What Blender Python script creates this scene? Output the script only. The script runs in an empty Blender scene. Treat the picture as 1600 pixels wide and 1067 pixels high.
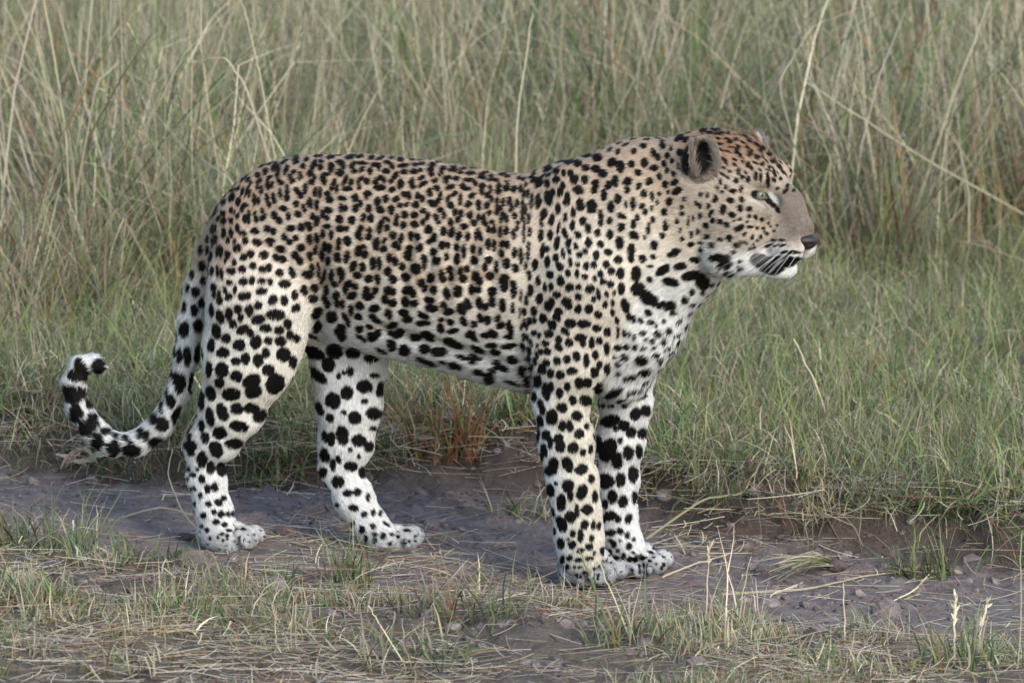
import bpy, math, random
import numpy as np
from mathutils import Vector, Matrix
import openvdb

# ------------------------------------------------------------------ camera, light, exposure
SC = bpy.context.scene
COL = SC.collection
PITCH = math.radians(10.0)
CP, SP = math.cos(PITCH), math.sin(PITCH)
DIST = 12.5
ZO = 0.37
cam_d = bpy.data.cameras.new('camera')
cam = bpy.data.objects.new('camera', cam_d)
COL.objects.link(cam)
cam.location = (0, -DIST * CP, ZO + DIST * SP)
cam.rotation_euler = (math.radians(90) - PITCH, 0, 0)
cam_d.sensor_width = 36
cam_d.lens = 36 * DIST / 1.6
cam_d.clip_start = 0.1
cam_d.clip_end = 3000
cam_d.dof.use_dof = True
cam_d.dof.focus_distance = DIST - 0.12
cam_d.dof.aperture_fstop = 9.5
SC.camera = cam

SUN_EL, SUN_AZ = math.radians(32), math.radians(150)   # azimuth clockwise from +Y (sun behind the camera, to the right)
world = bpy.data.worlds.new('World')
SC.world = world
world.use_nodes = True
wn = world.node_tree
bg = wn.nodes['Background']
sky = wn.nodes.new('ShaderNodeTexSky')
sky.sky_type = 'NISHITA'
sky.sun_disc = False
sky.sun_elevation = SUN_EL
sky.sun_rotation = SUN_AZ
sky.air_density = 1.15
sky.dust_density = 1.2
sky.ozone_density = 1.2
wn.links.new(sky.outputs[0], bg.inputs[0])
bg.inputs[1].default_value = 0.15
sun_d = bpy.data.lights.new('sun', 'SUN')
sun_d.energy = 1.5
sun_d.angle = math.radians(20)
sun_d.color = (1.0, 0.965, 0.91)
sun = bpy.data.objects.new('sun', sun_d)
COL.objects.link(sun)
sd = Vector((math.sin(SUN_AZ) * math.cos(SUN_EL), math.cos(SUN_AZ) * math.cos(SUN_EL), math.sin(SUN_EL)))
sun.rotation_euler = sd.to_track_quat('Z', 'Y').to_euler()
SC.view_settings.view_transform = 'Standard'
SC.view_settings.look = 'None'
SC.view_settings.gamma = 1
SC.view_settings.use_curve_mapping = False
SC.view_settings.exposure = 1.03
SC.cycles.max_bounces = 6
SC.cycles.transparent_max_bounces = 8

rng = np.random.default_rng(7)
random.seed(7)

# ------------------------------------------------------------------ helpers
def to_world(P):
    """camera-aligned millimetres (px right, py down, d away) -> world metres"""
    P = np.asarray(P, dtype=np.float64)
    k = (1 + P[..., 2] / 12500.0) / 1000.0
    r = (P[..., 0] - 800) * k
    u = (533.5 - P[..., 1]) * k
    f = P[..., 2] / 1000.0
    return np.stack([r, f * CP + u * SP, ZO - f * SP + u * CP], -1)

def sstep(a, b, x):
    t = np.clip((x - a) / (b - a), 0, 1)
    return t * t * (3 - 2 * t)

_NT = np.random.default_rng(99).uniform(-1, 1, (64, 64, 64)).astype(np.float32)
def vnoise(P, seed=0):
    """value noise in [-1,1]; P is (N,2) or (N,3)"""
    P = np.asarray(P, dtype=np.float64) + seed * 17.31
    I = np.floor(P); F = (P - I).astype(np.float32); I = I.astype(np.int64) & 63
    F = F * F * (3 - 2 * F)
    J = (I + 1) & 63
    if P.shape[1] == 2:
        z = (seed * 7) & 63
        g = lambda a, b: _NT[a, b, z]
        x0 = g(I[:, 0], I[:, 1]) * (1 - F[:, 0]) + g(J[:, 0], I[:, 1]) * F[:, 0]
        x1 = g(I[:, 0], J[:, 1]) * (1 - F[:, 0]) + g(J[:, 0], J[:, 1]) * F[:, 0]
        return x0 * (1 - F[:, 1]) + x1 * F[:, 1]
    r = []
    for Z in (I[:, 2], J[:, 2]):
        x0 = _NT[I[:, 0], I[:, 1], Z] * (1 - F[:, 0]) + _NT[J[:, 0], I[:, 1], Z] * F[:, 0]
        x1 = _NT[I[:, 0], J[:, 1], Z] * (1 - F[:, 0]) + _NT[J[:, 0], J[:, 1], Z] * F[:, 0]
        r.append(x0 * (1 - F[:, 1]) + x1 * F[:, 1])
    return r[0] * (1 - F[:, 2]) + r[1] * F[:, 2]

def fbm(P, o=4, seed=0):
    s = 0; a = 1; t = 0
    for i in range(o):
        s = s + a * vnoise(np.asarray(P) * 2 ** i, seed + i); t += a; a *= .5
    return s / t

def mesh_obj(name, V, F, mats=(), smooth=False, parent=None, attrs=None, link=True):
    me = bpy.data.meshes.new(name)
    V = np.asarray(V, dtype=np.float32); F = np.asarray(F, dtype=np.int32)
    n = F.shape[1]
    me.vertices.add(len(V)); me.vertices.foreach_set('co', V.ravel())
    me.loops.add(F.size); me.loops.foreach_set('vertex_index', F.ravel())
    me.polygons.add(len(F)); me.polygons.foreach_set('loop_start', np.arange(0, F.size, n, dtype=np.int32))
    me.update(calc_edges=True)
    if smooth:
        me.polygons.foreach_set('use_smooth', np.ones(len(F), dtype=bool))
    for k, v in (attrs or {}).items():
        v = np.asarray(v, dtype=np.float32)
        if v.shape[1] == 4:
            a = me.attributes.new(k, 'FLOAT_COLOR', 'POINT'); a.data.foreach_set('color', v.ravel())
        else:
            a = me.attributes.new(k, 'FLOAT_VECTOR', 'POINT'); a.data.foreach_set('vector', v.ravel())
    for m in mats: me.materials.append(m)
    o = bpy.data.objects.new(name, me)
    if link: COL.objects.link(o)
    if parent: o.parent = parent
    return o

def tag(o, label=None, cat=None, group=None, kind=None):
    if label: o['label'] = label
    if cat: o['category'] = cat
    if group: o['group'] = group
    if kind: o['kind'] = kind
    return o

def new_mat(name):
    m = bpy.data.materials.new(name); m.use_nodes = True
    nt = m.node_tree
    return m, nt, nt.nodes['Principled BSDF']

# ------------------------------------------------------------------ terrain
def track_t(x, y):
    return y + 0.274 * x

def edge_shift(x, n1):
    return n1 * .08 + .14 * sstep(.10, .40, x) - .06 + .10 * sstep(-.35, -.6, x) - .08 * np.exp(-((x + .12) / .30) ** 2)

def ground_z(x, y):
    x = np.asarray(x, dtype=np.float64); y = np.asarray(y, dtype=np.float64)
    sh = x.shape; x = x.ravel(); y = y.ravel()
    t = track_t(x, y)
    z = -0.045 * 14 * np.tanh((x - .125) / 14)
    P = np.stack([x, y], 1)
    n1 = fbm(P * 1.7, 3, 3)
    tb = t + edge_shift(x, n1)     # the verge edge wanders
    bank = sstep(.42, .60, tb) * .085
    near = sstep(-.18, -.6, t) * .028
    flat = (1 - sstep(.25, .5, t)) * sstep(-.3, -.15, t)
    rough = 1 - .8 * flat
    z = z + bank + near
    z += fbm(P * 2.3, 3, 11) * .030 * rough * sstep(.3, 1.2, np.abs(t - .05))
    z += fbm(P * 9, 3, 5) * .011 * rough
    cl = fbm(P * 34, 2, 8)
    z += cl * .0045 * (1 - .45 * flat)
    z += np.maximum(fbm(P * 26, 3, 14) - .22, 0) * .034 * (1 - .55 * flat * (np.abs(t) < .16)) + np.minimum(fbm(P * 13, 2, 15) + .3, 0) * .016 * (1 - .6 * flat)
    face = sstep(.38, .46, tb) * (1 - sstep(.62, .74, tb))
    z += face * (fbm(P * 14, 3, 16) * .030 + np.abs(fbm(P * 40, 2, 17)) * .012)
    far = sstep(4, 60, np.abs(y))
    z += far * (fbm(P * .02, 3, 21) * 2.0)
    return z.reshape(sh)

def axis_pts(lo, hi, step, far, grow=1.18):
    a = list(np.arange(lo, hi + step / 2, step))
    s, x = step, hi
    up = []
    while x < far: s *= grow; x += s; up.append(x)
    s, x = step, lo
    dn = []
    while x > -far: s *= grow; x -= s; dn.append(x)
    return np.array(dn[::-1] + a + up)

xs = axis_pts(-1.7, 1.7, .0125, 900); ys = axis_pts(-1.6, 1.9, .0125, 900)
GX, GY = np.meshgrid(xs, ys)
GZ = ground_z(GX, GY)
nx, ny = len(xs), len(ys)
V = np.stack([GX.ravel(), GY.ravel(), GZ.ravel()], 1)
ii = (np.arange(ny - 1)[:, None] * nx + np.arange(nx - 1)[None]).ravel()
F = np.stack([ii, ii + 1, ii + nx + 1, ii + nx], 1)
tt = track_t(V[:, 0], V[:, 1])
PP = V[:, :2]
nn = fbm(PP * 1.7, 3, 3)
tb = tt + edge_shift(V[:, 0], nn)
grassy = np.clip(sstep(.5, .75, tb) + sstep(-.22, -.36, tt + .1 * fbm(PP * 3, 2, 9)) * .55, 0, 1)
bank_dark = sstep(.38, .48, tb) * (1 - sstep(.62, .75, tb))  # darker soil colour along the face of the bank
m, nt, bs = new_mat('bare_soil')
N = nt.nodes; L = nt.links
at = N.new('ShaderNodeAttribute'); at.attribute_name = 'soil'
sp = N.new('ShaderNodeSeparateColor'); L.new(at.outputs['Color'], sp.inputs[0])
tc = N.new('ShaderNodeTexCoord')
def noise(scale, det=6, rough=.6):
    n = N.new('ShaderNodeTexNoise'); n.inputs['Scale'].default_value = scale
    n.inputs['Detail'].default_value = det; n.inputs['Roughness'].default_value = rough
    L.new(tc.outputs['Object'], n.inputs['Vector']); return n
def ramp(src, pts):
    r = N.new('ShaderNodeValToRGB'); L.new(src, r.inputs[0])
    e = r.color_ramp.elements
    e[0].position, e[0].color = pts[0][0], (*pts[0][1], 1)
    e[1].position, e[1].color = pts[-1][0], (*pts[-1][1], 1)
    for p, c in pts[1:-1]:
        q = e.new(p); q.color = (*c, 1)
    return r
def mix(fac, a, b):
    x = N.new('ShaderNodeMix'); x.data_type = 'RGBA'
    if hasattr(fac, 'is_linked'): L.new(fac, x.inputs[0])
    else: x.inputs[0].default_value = fac
    for s, v in ((6, a), (7, b)):
        if isinstance(v, tuple): x.inputs[s].default_value = (*v, 1)
        else: L.new(v, x.inputs[s])
    return x.outputs[2]
n_big = noise(3.5, 5); n_mid = noise(28, 6, .7); n_fine = noise(110, 5, .75); n_rust = noise(46, 4, .6)
c1 = ramp(n_big.outputs[0], [(.3, (.185, .148, .138)), (.7, (.285, .240, .225))])
c2 = ramp(n_mid.outputs[0], [(.36, (.055, .042, .040)), (.5, (.190, .160, .150)), (.66, (.31, .265, .245))])
c = mix(.62, c1.outputs[0], c2.outputs[0])
c3 = ramp(n_fine.outputs[0], [(.35, (.08, .06, .055)), (.62, (.25, .21, .20))])
c = mix(.42, c, c3.outputs[0])
rf = ramp(n_rust.outputs[0], [(.62, (0, 0, 0)), (.72, (1, 1, 1))])
mr = N.new('ShaderNodeMath'); mr.operation = 'MULTIPLY'; L.new(rf.outputs[0], mr.inputs[0]); mr.inputs[1].default_value = .5
c = mix(mr.outputs[0], c, (.20, .095, .065))
c = mix(sp.outputs[0], c, (.085, .072, .045))
c = mix(sp.outputs[1], c, (.062, .045, .037))
L.new(c, bs.inputs['Base Color'])
bs.inputs['Roughness'].default_value = .95
bs.inputs['Specular IOR Level'].default_value = .15
b1 = N.new('ShaderNodeBump'); b1.inputs['Strength'].default_value = .9; b1.inputs['Distance'].default_value = .02
L.new(n_mid.outputs[0], b1.inputs['Height'])
b2 = N.new('ShaderNodeBump'); b2.inputs['Strength'].default_value = .7; b2.inputs['Distance'].default_value = .007
L.new(n_fine.outputs[0], b2.inputs['Height']); L.new(b1.outputs[0], b2.inputs['Normal'])
L.new(b2.outputs[0], bs.inputs['Normal'])
soil_a = np.stack([grassy, bank_dark * .8, grassy * 0, np.ones_like(bank_dark)], 1)
ground = mesh_obj('ground', V, F, [m], True, attrs={'soil': soil_a})
tag(ground, kind='structure')

def gp(px, py):
    """world point on the terrain under photograph position px, py"""
    o = np.array(cam.location); q = to_world([px, py, 0.0]); dr = (q - o) / np.linalg.norm(q - o)
    s = 9.0
    for _ in range(4000):
        p = o + dr * s
        if p[2] < ground_z(np.array([p[0]]), np.array([p[1]]))[0]: break
        s += .01
    return p

# ------------------------------------------------------------------ grass
def plant_mat(name, rough=.6, transl=.32):
    m, nt, bs = new_mat(name)
    N, L = nt.nodes, nt.links
    a = N.new('ShaderNodeAttribute'); a.attribute_name = 'tint'
    oi = N.new('ShaderNodeObjectInfo')
    hs = N.new('ShaderNodeHueSaturation')
    mp = N.new('ShaderNodeMapRange'); mp.inputs['To Min'].default_value = .72; mp.inputs['To Max'].default_value = 1.28
    L.new(oi.outputs['Random'], mp.inputs['Value']); L.new(mp.outputs[0], hs.inputs['Value'])
    mp2 = N.new('ShaderNodeMapRange'); mp2.inputs['To Min'].default_value = .485; mp2.inputs['To Max'].default_value = .515
    ml = N.new('ShaderNodeMath'); ml.operation = 'MULTIPLY'; ml.inputs[1].default_value = 7.13
    fr = N.new('ShaderNodeMath'); fr.operation = 'FRACT'
    L.new(oi.outputs['Random'], ml.inputs[0]); L.new(ml.outputs[0], fr.inputs[0]); L.new(fr.outputs[0], mp2.inputs['Value'])
    L.new(mp2.outputs[0], hs.inputs['Hue'])
    L.new(a.outputs['Color'], hs.inputs['Color'])
    L.new(hs.outputs[0], bs.inputs['Base Color'])
    bs.inputs['Roughness'].default_value = rough
    bs.inputs['Specular IOR Level'].default_value = .25
    tr = N.new('ShaderNodeBsdfTranslucent'); L.new(hs.outputs[0], tr.inputs[0])
    mx = N.new('ShaderNodeMixShader'); mx.inputs[0].default_value = transl
    L.new(bs.outputs[0], mx.inputs[1]); L.new(tr.outputs[0], mx.inputs[2])
    L.new(mx.outputs[0], N['Material Output'].inputs[0])
    return m
M_GRASS = plant_mat('grass_blade')

GREENS = [(.130, .215, .070), (.180, .265, .085), (.078, .145, .058), (.26, .315, .115), (.105, .185, .090)]
STRAWS = [(.58, .50, .33), (.50, .43, .30), (.74, .66, .47), (.42, .30, .17), (.52, .45, .36), (.38, .31, .24)]
RUSTS = [(.28, .14, .065), (.22, .11, .06), (.36, .20, .09)]

def pick_col(r, green, rust=.06):
    x = r.random()
    pal = GREENS if x < green else (RUSTS if x > 1 - rust else STRAWS)
    c = np.array(pal[r.integers(len(pal))]); return c * r.uniform(.6, 1.3)

class Blades:
    def __init__(s): s.V = []; s.F = []; s.C = []; s.n = 0
    def ribbon(s, P, w, c0, c1, side):
        """a blade or stem along points P (n,3) with widths w (n,), folded along its midrib"""
        n = len(P); side = side / (np.linalg.norm(side) + 1e-9)
        T = np.gradient(P, axis=0)
        nrm = np.cross(T, side); nrm /= (np.linalg.norm(nrm, axis=1, keepdims=True) + 1e-9)
        A = P - side * w[:, None]; B = P + nrm * w[:, None] * .5; C = P + side * w[:, None]
        base = s.n
        s.V.append(np.stack([A, B, C], 1).reshape(-1, 3)); s.n += 3 * n
        k = np.linspace(0, 1, n)[:, None]
        col = np.asarray(c0) * (1 - k) + np.asarray(c1) * k
        s.C.append(np.repeat(col, 3, 0))
        for i in range(n - 1):
            a = base + 3 * i
            s.F.append((a, a + 1, a + 4, a + 3)); s.F.append((a + 1, a + 2, a + 5, a + 4))
    def blade(s, r, base, h, az, lean, droop, w, c0, c1, n=5, kink=0.0):
        d = np.array([math.cos(az), math.sin(az)])
        k = np.linspace(0, 1, n)
        ang = lean + droop * k ** 1.5
        if kink: ang = ang + np.where(k > r.uniform(.35, .7), kink, 0)
        seg = h / (n - 1)
        xy = np.concatenate([[0], np.cumsum(np.sin(ang[1:]) * seg)]); z = np.concatenate([[0], np.cumsum(np.cos(ang[1:]) * seg)])
        wob = r.normal(0, h * .012, n)
        P = np.stack([base[0] + d[0] * xy - d[1] * wob, base[1] + d[1] * xy + d[0] * wob, base[2] + z], 1)
        ww = w * np.clip(1.02 - k ** 2.2, .12, 1)
        sa = az + math.pi / 2 + r.normal(0, .5)
        s.ribbon(P, ww, c0, c1, np.array([math.cos(sa), math.sin(sa), r.normal(0, .2)]))
        return P
    def stalk(s, r, base, h, az, lean, droop, w, c, head=True, kink=0.):
        P = s.blade(r, base, h, az, lean, droop, w, c * .9, c * 1.1, n=8, kink=kink)
        if head:
            a, b = P[-3], P[-1]
            hc = (c if c[0] > c[1] else np.array(STRAWS[1])) * r.uniform(.55, .95)
            for q in range(r.integers(7, 13)):
                k = q / 12
                p = a * (1 - k) + b * k
                t = (b - a) / (np.linalg.norm(b - a) + 1e-9)
                dr = t + r.normal(0, .38, 3); dr /= np.linalg.norm(dr)
                ln = r.uniform(.008, .018)
                Q = p + dr * np.linspace(0, ln, 3)[:, None]
                s.ribbon(Q, np.array([.0006, .0016, .0003]), hc, hc, np.cross(dr, r.normal(0, 1, 3)))
    def build(s, name, mat=None, parent=None, link=True):
        C = np.concatenate(s.C); C = np.concatenate([C, np.ones((len(C), 1))], 1)
        return mesh_obj(name, np.concatenate(s.V), s.F, [mat or M_GRASS], True, parent, {'tint': C}, link)

def tuft(seed, n, hmin, hmax, rad, green, w, lean=.35, droop=.9, stalks=0, sh=(.4, .7), rust=.06, name='grass_blades', link=False, flat=0.0):
    r = np.random.default_rng(seed); B = Blades()
    for i in range(n):
        a = r.uniform(0, 2 * math.pi); q = rad * math.sqrt(r.random())
        c = pick_col(r, green, rust)
        isg = c[1] > c[0]
        tip = c * r.uniform(.9, 1.15) if (not isg or r.random() < .5) else np.array(STRAWS[r.integers(6)]) * .8
        ln = abs(r.normal(0, lean)) + (1.25 if r.random() < flat else 0)
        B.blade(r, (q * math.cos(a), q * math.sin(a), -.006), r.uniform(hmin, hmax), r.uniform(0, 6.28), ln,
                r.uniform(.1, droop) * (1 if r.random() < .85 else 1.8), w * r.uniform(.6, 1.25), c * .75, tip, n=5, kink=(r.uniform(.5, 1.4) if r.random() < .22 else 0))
    for i in range(stalks):
        a = r.uniform(0, 2 * math.pi); q = rad * math.sqrt(r.random())
        c = np.array(STRAWS[r.integers(3)]) if r.random() < .72 else np.array(GREENS[3]) * .8
        B.stalk(r, (q * math.cos(a), q * math.sin(a), -.005), r.uniform(*sh), r.uniform(0, 6.28), abs(r.normal(.08, .24)), r.uniform(0, .7), .0012, c, r.random() < .4, kink=(.8 if r.random() < .12 else 0))
    return B.build(name, link=link)

def scatter(name, protos, P, rotz, tilt, scale):
    """ONE object that instances the prototype tufts on points"""
    n = len(P)
    me = bpy.data.meshes.new(name); me.vertices.add(n)
    me.vertices.foreach_set('co', np.asarray(P, dtype=np.float32).ravel())
    a = me.attributes.new('rot', 'FLOAT_VECTOR', 'POINT'); a.data.foreach_set('vector', np.stack([tilt[:, 0], tilt[:, 1], rotz], 1).astype(np.float32).ravel())
    a = me.attributes.new('scl', 'FLOAT', 'POINT'); a.data.foreach_set('value', scale.astype(np.float32))
    a = me.attributes.new('pick', 'INT', 'POINT'); a.data.foreach_set('value', rng.integers(0, len(protos), n).astype(np.int32))
    o = bpy.data.objects.new(name, me); COL.objects.link(o)
    ng = bpy.data.node_groups.new(name, 'GeometryNodeTree')
    ng.interface.new_socket('Geometry', in_out='INPUT', socket_type='NodeSocketGeometry')
    ng.interface.new_socket('Geometry', in_out='OUTPUT', socket_type='NodeSocketGeometry')
    N, L = ng.nodes, ng.links
    gi = N.new('NodeGroupInput'); go = N.new('NodeGroupOutput')
    jn = N.new('GeometryNodeJoinGeometry')
    for p in protos:
        oi = N.new('GeometryNodeObjectInfo'); oi.inputs['Object'].default_value = p; oi.inputs['As Instance'].default_value = True
        L.new(oi.outputs['Geometry'], jn.inputs[0])
    ip = N.new('GeometryNodeInstanceOnPoints')
    def nattr(nm, ty):
        q = N.new('GeometryNodeInputNamedAttribute'); q.data_type = ty; q.inputs['Name'].default_value = nm; return q.outputs['Attribute']
    mp = N.new('GeometryNodeMeshToPoints')
    L.new(gi.outputs[0], mp.inputs['Mesh']); L.new(mp.outputs[0], ip.inputs['Points'])
    L.new(jn.outputs[0], ip.inputs['Instance'])
    ip.inputs['Pick Instance'].default_value = True
    L.new(nattr('pick', 'INT'), ip.inputs['Instance Index'])
    L.new(nattr('rot', 'FLOAT_VECTOR'), ip.inputs['Rotation'])
    L.new(nattr('scl', 'FLOAT'), ip.inputs['Scale'])
    L.new(ip.outputs[0], go.inputs[0])
    md = o.modifiers.new('scatter', 'NODES'); md.node_group = ng
    return o

def rand_pts(n, x0, x1, y0, y1):
    return rng.uniform(x0, x1, n), rng.uniform(y0, y1, n)

def edge_t(x, y):
    P = np.stack([x, y], 1)
    return track_t(x, y) + edge_shift(x, fbm(P * 1.7, 3, 3))

def do_scatter(name, protos, x, y, keep, smin, smax, label, tilt=.1, hfun=None):
    x, y = x[keep], y[keep]
    z = ground_z(x, y)
    s = rng.uniform(smin, smax, len(x))
    if hfun is not None: s = s * hfun(x, y)
    o = scatter(name, protos, np.stack([x, y, z], 1), rng.uniform(0, 6.28, len(x)), rng.normal(0, tilt, (len(x), 2)), s)
    tag(o, label, 'grass', kind='stuff')
    return o

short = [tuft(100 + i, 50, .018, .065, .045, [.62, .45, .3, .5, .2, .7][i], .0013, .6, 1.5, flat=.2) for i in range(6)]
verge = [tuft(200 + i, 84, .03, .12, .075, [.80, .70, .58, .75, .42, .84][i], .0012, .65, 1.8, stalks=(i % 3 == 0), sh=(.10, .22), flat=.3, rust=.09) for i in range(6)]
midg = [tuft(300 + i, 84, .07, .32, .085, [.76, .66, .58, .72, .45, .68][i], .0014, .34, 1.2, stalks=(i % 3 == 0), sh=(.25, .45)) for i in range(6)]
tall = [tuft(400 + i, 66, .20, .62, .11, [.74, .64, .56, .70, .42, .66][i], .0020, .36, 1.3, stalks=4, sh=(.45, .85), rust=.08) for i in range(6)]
litter = []
for i in range(4):
    r = np.random.default_rng(500 + i); B = Blades()
    for k in range(26):
        a = r.uniform(0, 6.28); ln = r.uniform(.02, .12); c = pick_col(r, .06, .12) * 1.0
        p = np.array([r.normal(0, .08), r.normal(0, .08), r.uniform(.001, .007)])
        q = np.linspace(0, 1, 5)[:, None]
        dr = np.array([math.cos(a), math.sin(a), r.normal(0, .05)]); sd_ = np.array([-math.sin(a), math.cos(a), 0])
        Q = p + dr * ln * q + sd_ * r.normal(0, .15) * ln * q ** 2
        B.ribbon(Q, np.full(5, r.uniform(.0006, .0014)), c, c, sd_)
    litter.append(B.build('straw_litter', link=False))

# height field of the meadow: taller to the left and farther back, shorter near the track
def hmap(x, y):
    P = np.stack([x, y], 1)
    return np.clip(1 + .35 * fbm(P * .9, 2, 31), .6, 1.5)

x, y = rand_pts(6500, -2.2, 2.2, -2.6, 0.1)
t = track_t(x, y); P = np.stack([x, y], 1)
patch = fbm(P * 4.5, 3, 41)
edge = -.24 + .07 * fbm(P * 2.5, 2, 44) + .14 * sstep(-.3, -.8, x)
keep = (t < edge) & (patch > .34 - .52 * sstep(-.1, .6, x) - .30 * rng.random(len(x)))
do_scatter('short_grass', short, x, y, keep, .55, 1.15, 'short sparse grass, green and straw, growing on the near side of the track')
x, y = rand_pts(24000, -2.7, 2.7, .1, 3.6)
e = edge_t(x, y)
lim = .50 + .10 * fbm(np.stack([x, y], 1) * 7, 2, 45)
keep = (e > lim) & (rng.random(len(x)) < sstep(.45, .85, e) * .85 + .15)
do_scatter('verge_grass', verge, x, y, keep, .6, 1.15, 'low tangled green and dry grass on the bank behind the track', .2)
x, y = rand_pts(9000, -3.4, 3.4, .7, 5.2)
e = edge_t(x, y)
st = 1.15 + 1.1 * sstep(-.6, .5, x) + .35 * fbm(np.stack([x, y], 1) * 1.5, 2, 46)
gp2 = fbm(np.stack([x, y], 1) * 2.6, 3, 52)
keep = (e > st) & (rng.random(len(x)) < (sstep(0, .9, e - st) * .95 + .05) * np.clip(.7 + 1.6 * gp2, .15, 1))
do_scatter('meadow_grass', midg, x, y, keep, .65, 1.15, 'knee high mixed green and straw grass behind the leopard', .16, lambda x, y: 1 - .40 * sstep(.0, .7, x) * (1 - sstep(2.4, 3.2, y)))
x, y = rand_pts(17000, -5.5, 5.5, 1.3, 15)
e = edge_t(x, y)
st = 1.8 + 1.2 * sstep(-.6, .5, x) + .9 * fbm(np.stack([x, y], 1) * 1.2, 2, 47)
gap = fbm(np.stack([x, y], 1) * 1.6, 3, 48)
keep = (e > st) & (rng.random(len(x)) < np.clip(.62 + 1.5 * gap, .12, 1) * (.25 + .75 * sstep(0, 1.6, e - st)))
do_scatter('tall_grass', tall, x, y, keep, .65, 1.15, 'tall pale savanna grass filling the background', .12, hmap)
x, y = rand_pts(5000, -12, 12, 14, 60)
do_scatter('distant_grass', tall, x, y, x < 99, .9, 1.5, 'far tall grass running on behind the meadow', .12)
x, y = rand_pts(4200, -2.4, 2.4, -2.4, 1.2)
t = edge_t(x, y)
pl = fbm(np.stack([x, y], 1) * 3.3, 3, 51)
keep = (t < .8) & (rng.random(len(x)) < np.clip(.16 + 1.2 * pl + .5 * (t < -.2) + .35 * (t > .4), .04, 1))
do_scatter('straw_litter', litter, x, y, keep, .6, 1.1, 'loose dry straw bits lying on the bare earth of the track', .04)

import bmesh
crumbs = []
for i in range(4):
    bm = bmesh.new(); bmesh.ops.create_icosphere(bm, subdivisions=2, radius=1)
    co = np.array([v.co for v in bm.verts]); k = 1 + .5 * fbm(co * 1.1 + 5, 3, 60 + i)
    for v, q in zip(bm.verts, co * k[:, None] * .004 * np.array([1.2, 1, .65])): v.co = q
    me = bpy.data.meshes.new('soil_crumb'); bm.to_mesh(me); bm.free(); me.materials.append(ground.data.materials[0])
    crumbs.append(bpy.data.objects.new('soil_crumb', me))
x, y = rand_pts(16000, -1.5, 1.5, -1.5, 1.1)
e = edge_t(x, y)
keep = (e < .62) & (rng.random(len(x)) < np.clip(.35 + 1.3 * fbm(np.stack([x, y], 1) * 4, 3, 71) + .6 * (e > .33), .05, 1))
x, y = x[keep], y[keep]
sc_ = np.exp(rng.normal(-.15, .6, len(x)))
o = scatter('soil_crumbs', crumbs, np.stack([x, y, ground_z(x, y)], 1), rng.uniform(0, 6.28, len(x)), rng.normal(0, .3, (len(x), 2)), sc_)
tag(o, 'loose crumbs of soil scattered over the bare track', 'soil', kind='stuff')

# ------------------------------------------------------------------ single plants, stems and clods
CAMO = np.array(cam.location); FWD = np.array([0, CP, -SP])
def dep(p): return (np.dot(p - CAMO, FWD) - DIST) * 1000
def thing_tuft(seed, px, py, label, n, h0, h1, rad, green, stalks=0, sh=(.1, .2), rust=.05, lean=.4, droop=1.1, w=.0017, name='grass_tuft', group='tufts of grass on the track'):
    o = tuft(seed, n, h0, h1, rad, green, w, lean, droop, stalks, sh, rust, name, True)
    o.location = gp(px, py); tag(o, label, 'grass tuft', group)
    return o
thing_tuft(901, 22, 858, 'green tuft on the near edge of the track at the far left', 70, .05, .14, .06, .9)
thing_tuft(902, 118, 866, 'green tuft with one pale dry stalk, left of the hind paws', 60, .05, .13, .045, .92, 1, (.12, .13))
thing_tuft(903, 228, 880, 'low dark green spreading tuft just left of the near hind paw', 75, .03, .08, .07, .97, lean=.9)
thing_tuft(904, 52, 945, 'dark green tuft in the lower left corner, below the green edge tuft', 70, .04, .10, .06, .85)
thing_tuft(905, 338, 922, 'mixed green and straw tuft right below the near hind paw', 80, .04, .09, .07, .45)
thing_tuft(906, 542, 912, 'upright bright green tuft below the gap between the hind legs', 60, .06, .13, .04, .85, lean=.25)
thing_tuft(907, 716, 972, 'large dense green clump with dark base in front of the leopard', 170, .05, .12, .10, .78, lean=.7)
thing_tuft(908, 752, 925, 'bleached dry straw tuft behind the large green clump', 90, .03, .08, .09, .05, lean=.9)
thing_tuft(909, 285, 995, 'small green tuft on bare soil near the bottom left', 60, .03, .07, .06, .8, lean=.8)
thing_tuft(910, 985, 1005, 'green tuft below the front paws with long leaning blades', 80, .05, .13, .07, .7)
thing_tuft(911, 1445, 900, 'blue green tuft hanging over the foot of the bank at the right', 80, .05, .13, .05, .9, group='tufts of grass on the bank')
thing_tuft(912, 700, 712, 'rusty brown dry plant on the bank seen under the belly', 120, .06, .20, .06, .25, 3, (.12, .22), .75, lean=.3, group='tufts of grass on the bank')
thing_tuft(913, 815, 812, 'straw and green tuft at the foot of the bank behind the front legs', 80, .04, .12, .06, .35, lean=.8, group='tufts of grass on the bank')
thing_tuft(914, 1130, 985, 'straw tuft with thin upright stems right of the front paws', 60, .05, .12, .06, .4, 3, (.15, .22), lean=.3)
thing_tuft(915, 1500, 1040, 'green tuft with pale stalks in the lower right corner', 80, .05, .12, .06, .75, 3, (.15, .22), lean=.3)
thing_tuft(916, 445, 912, 'tiny bright green tuft right of the near hind paw', 24, .04, .07, .02, 1.0)
thing_tuft(917, 640, 1030, 'pale straw and green tuft near the middle of the bottom edge', 110, .04, .09, .09, .4, lean=.8)
thing_tuft(918, 180, 1040, 'straw coloured tuft near the bottom edge left of centre', 110, .03, .08, .09, .3, lean=.8)

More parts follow.
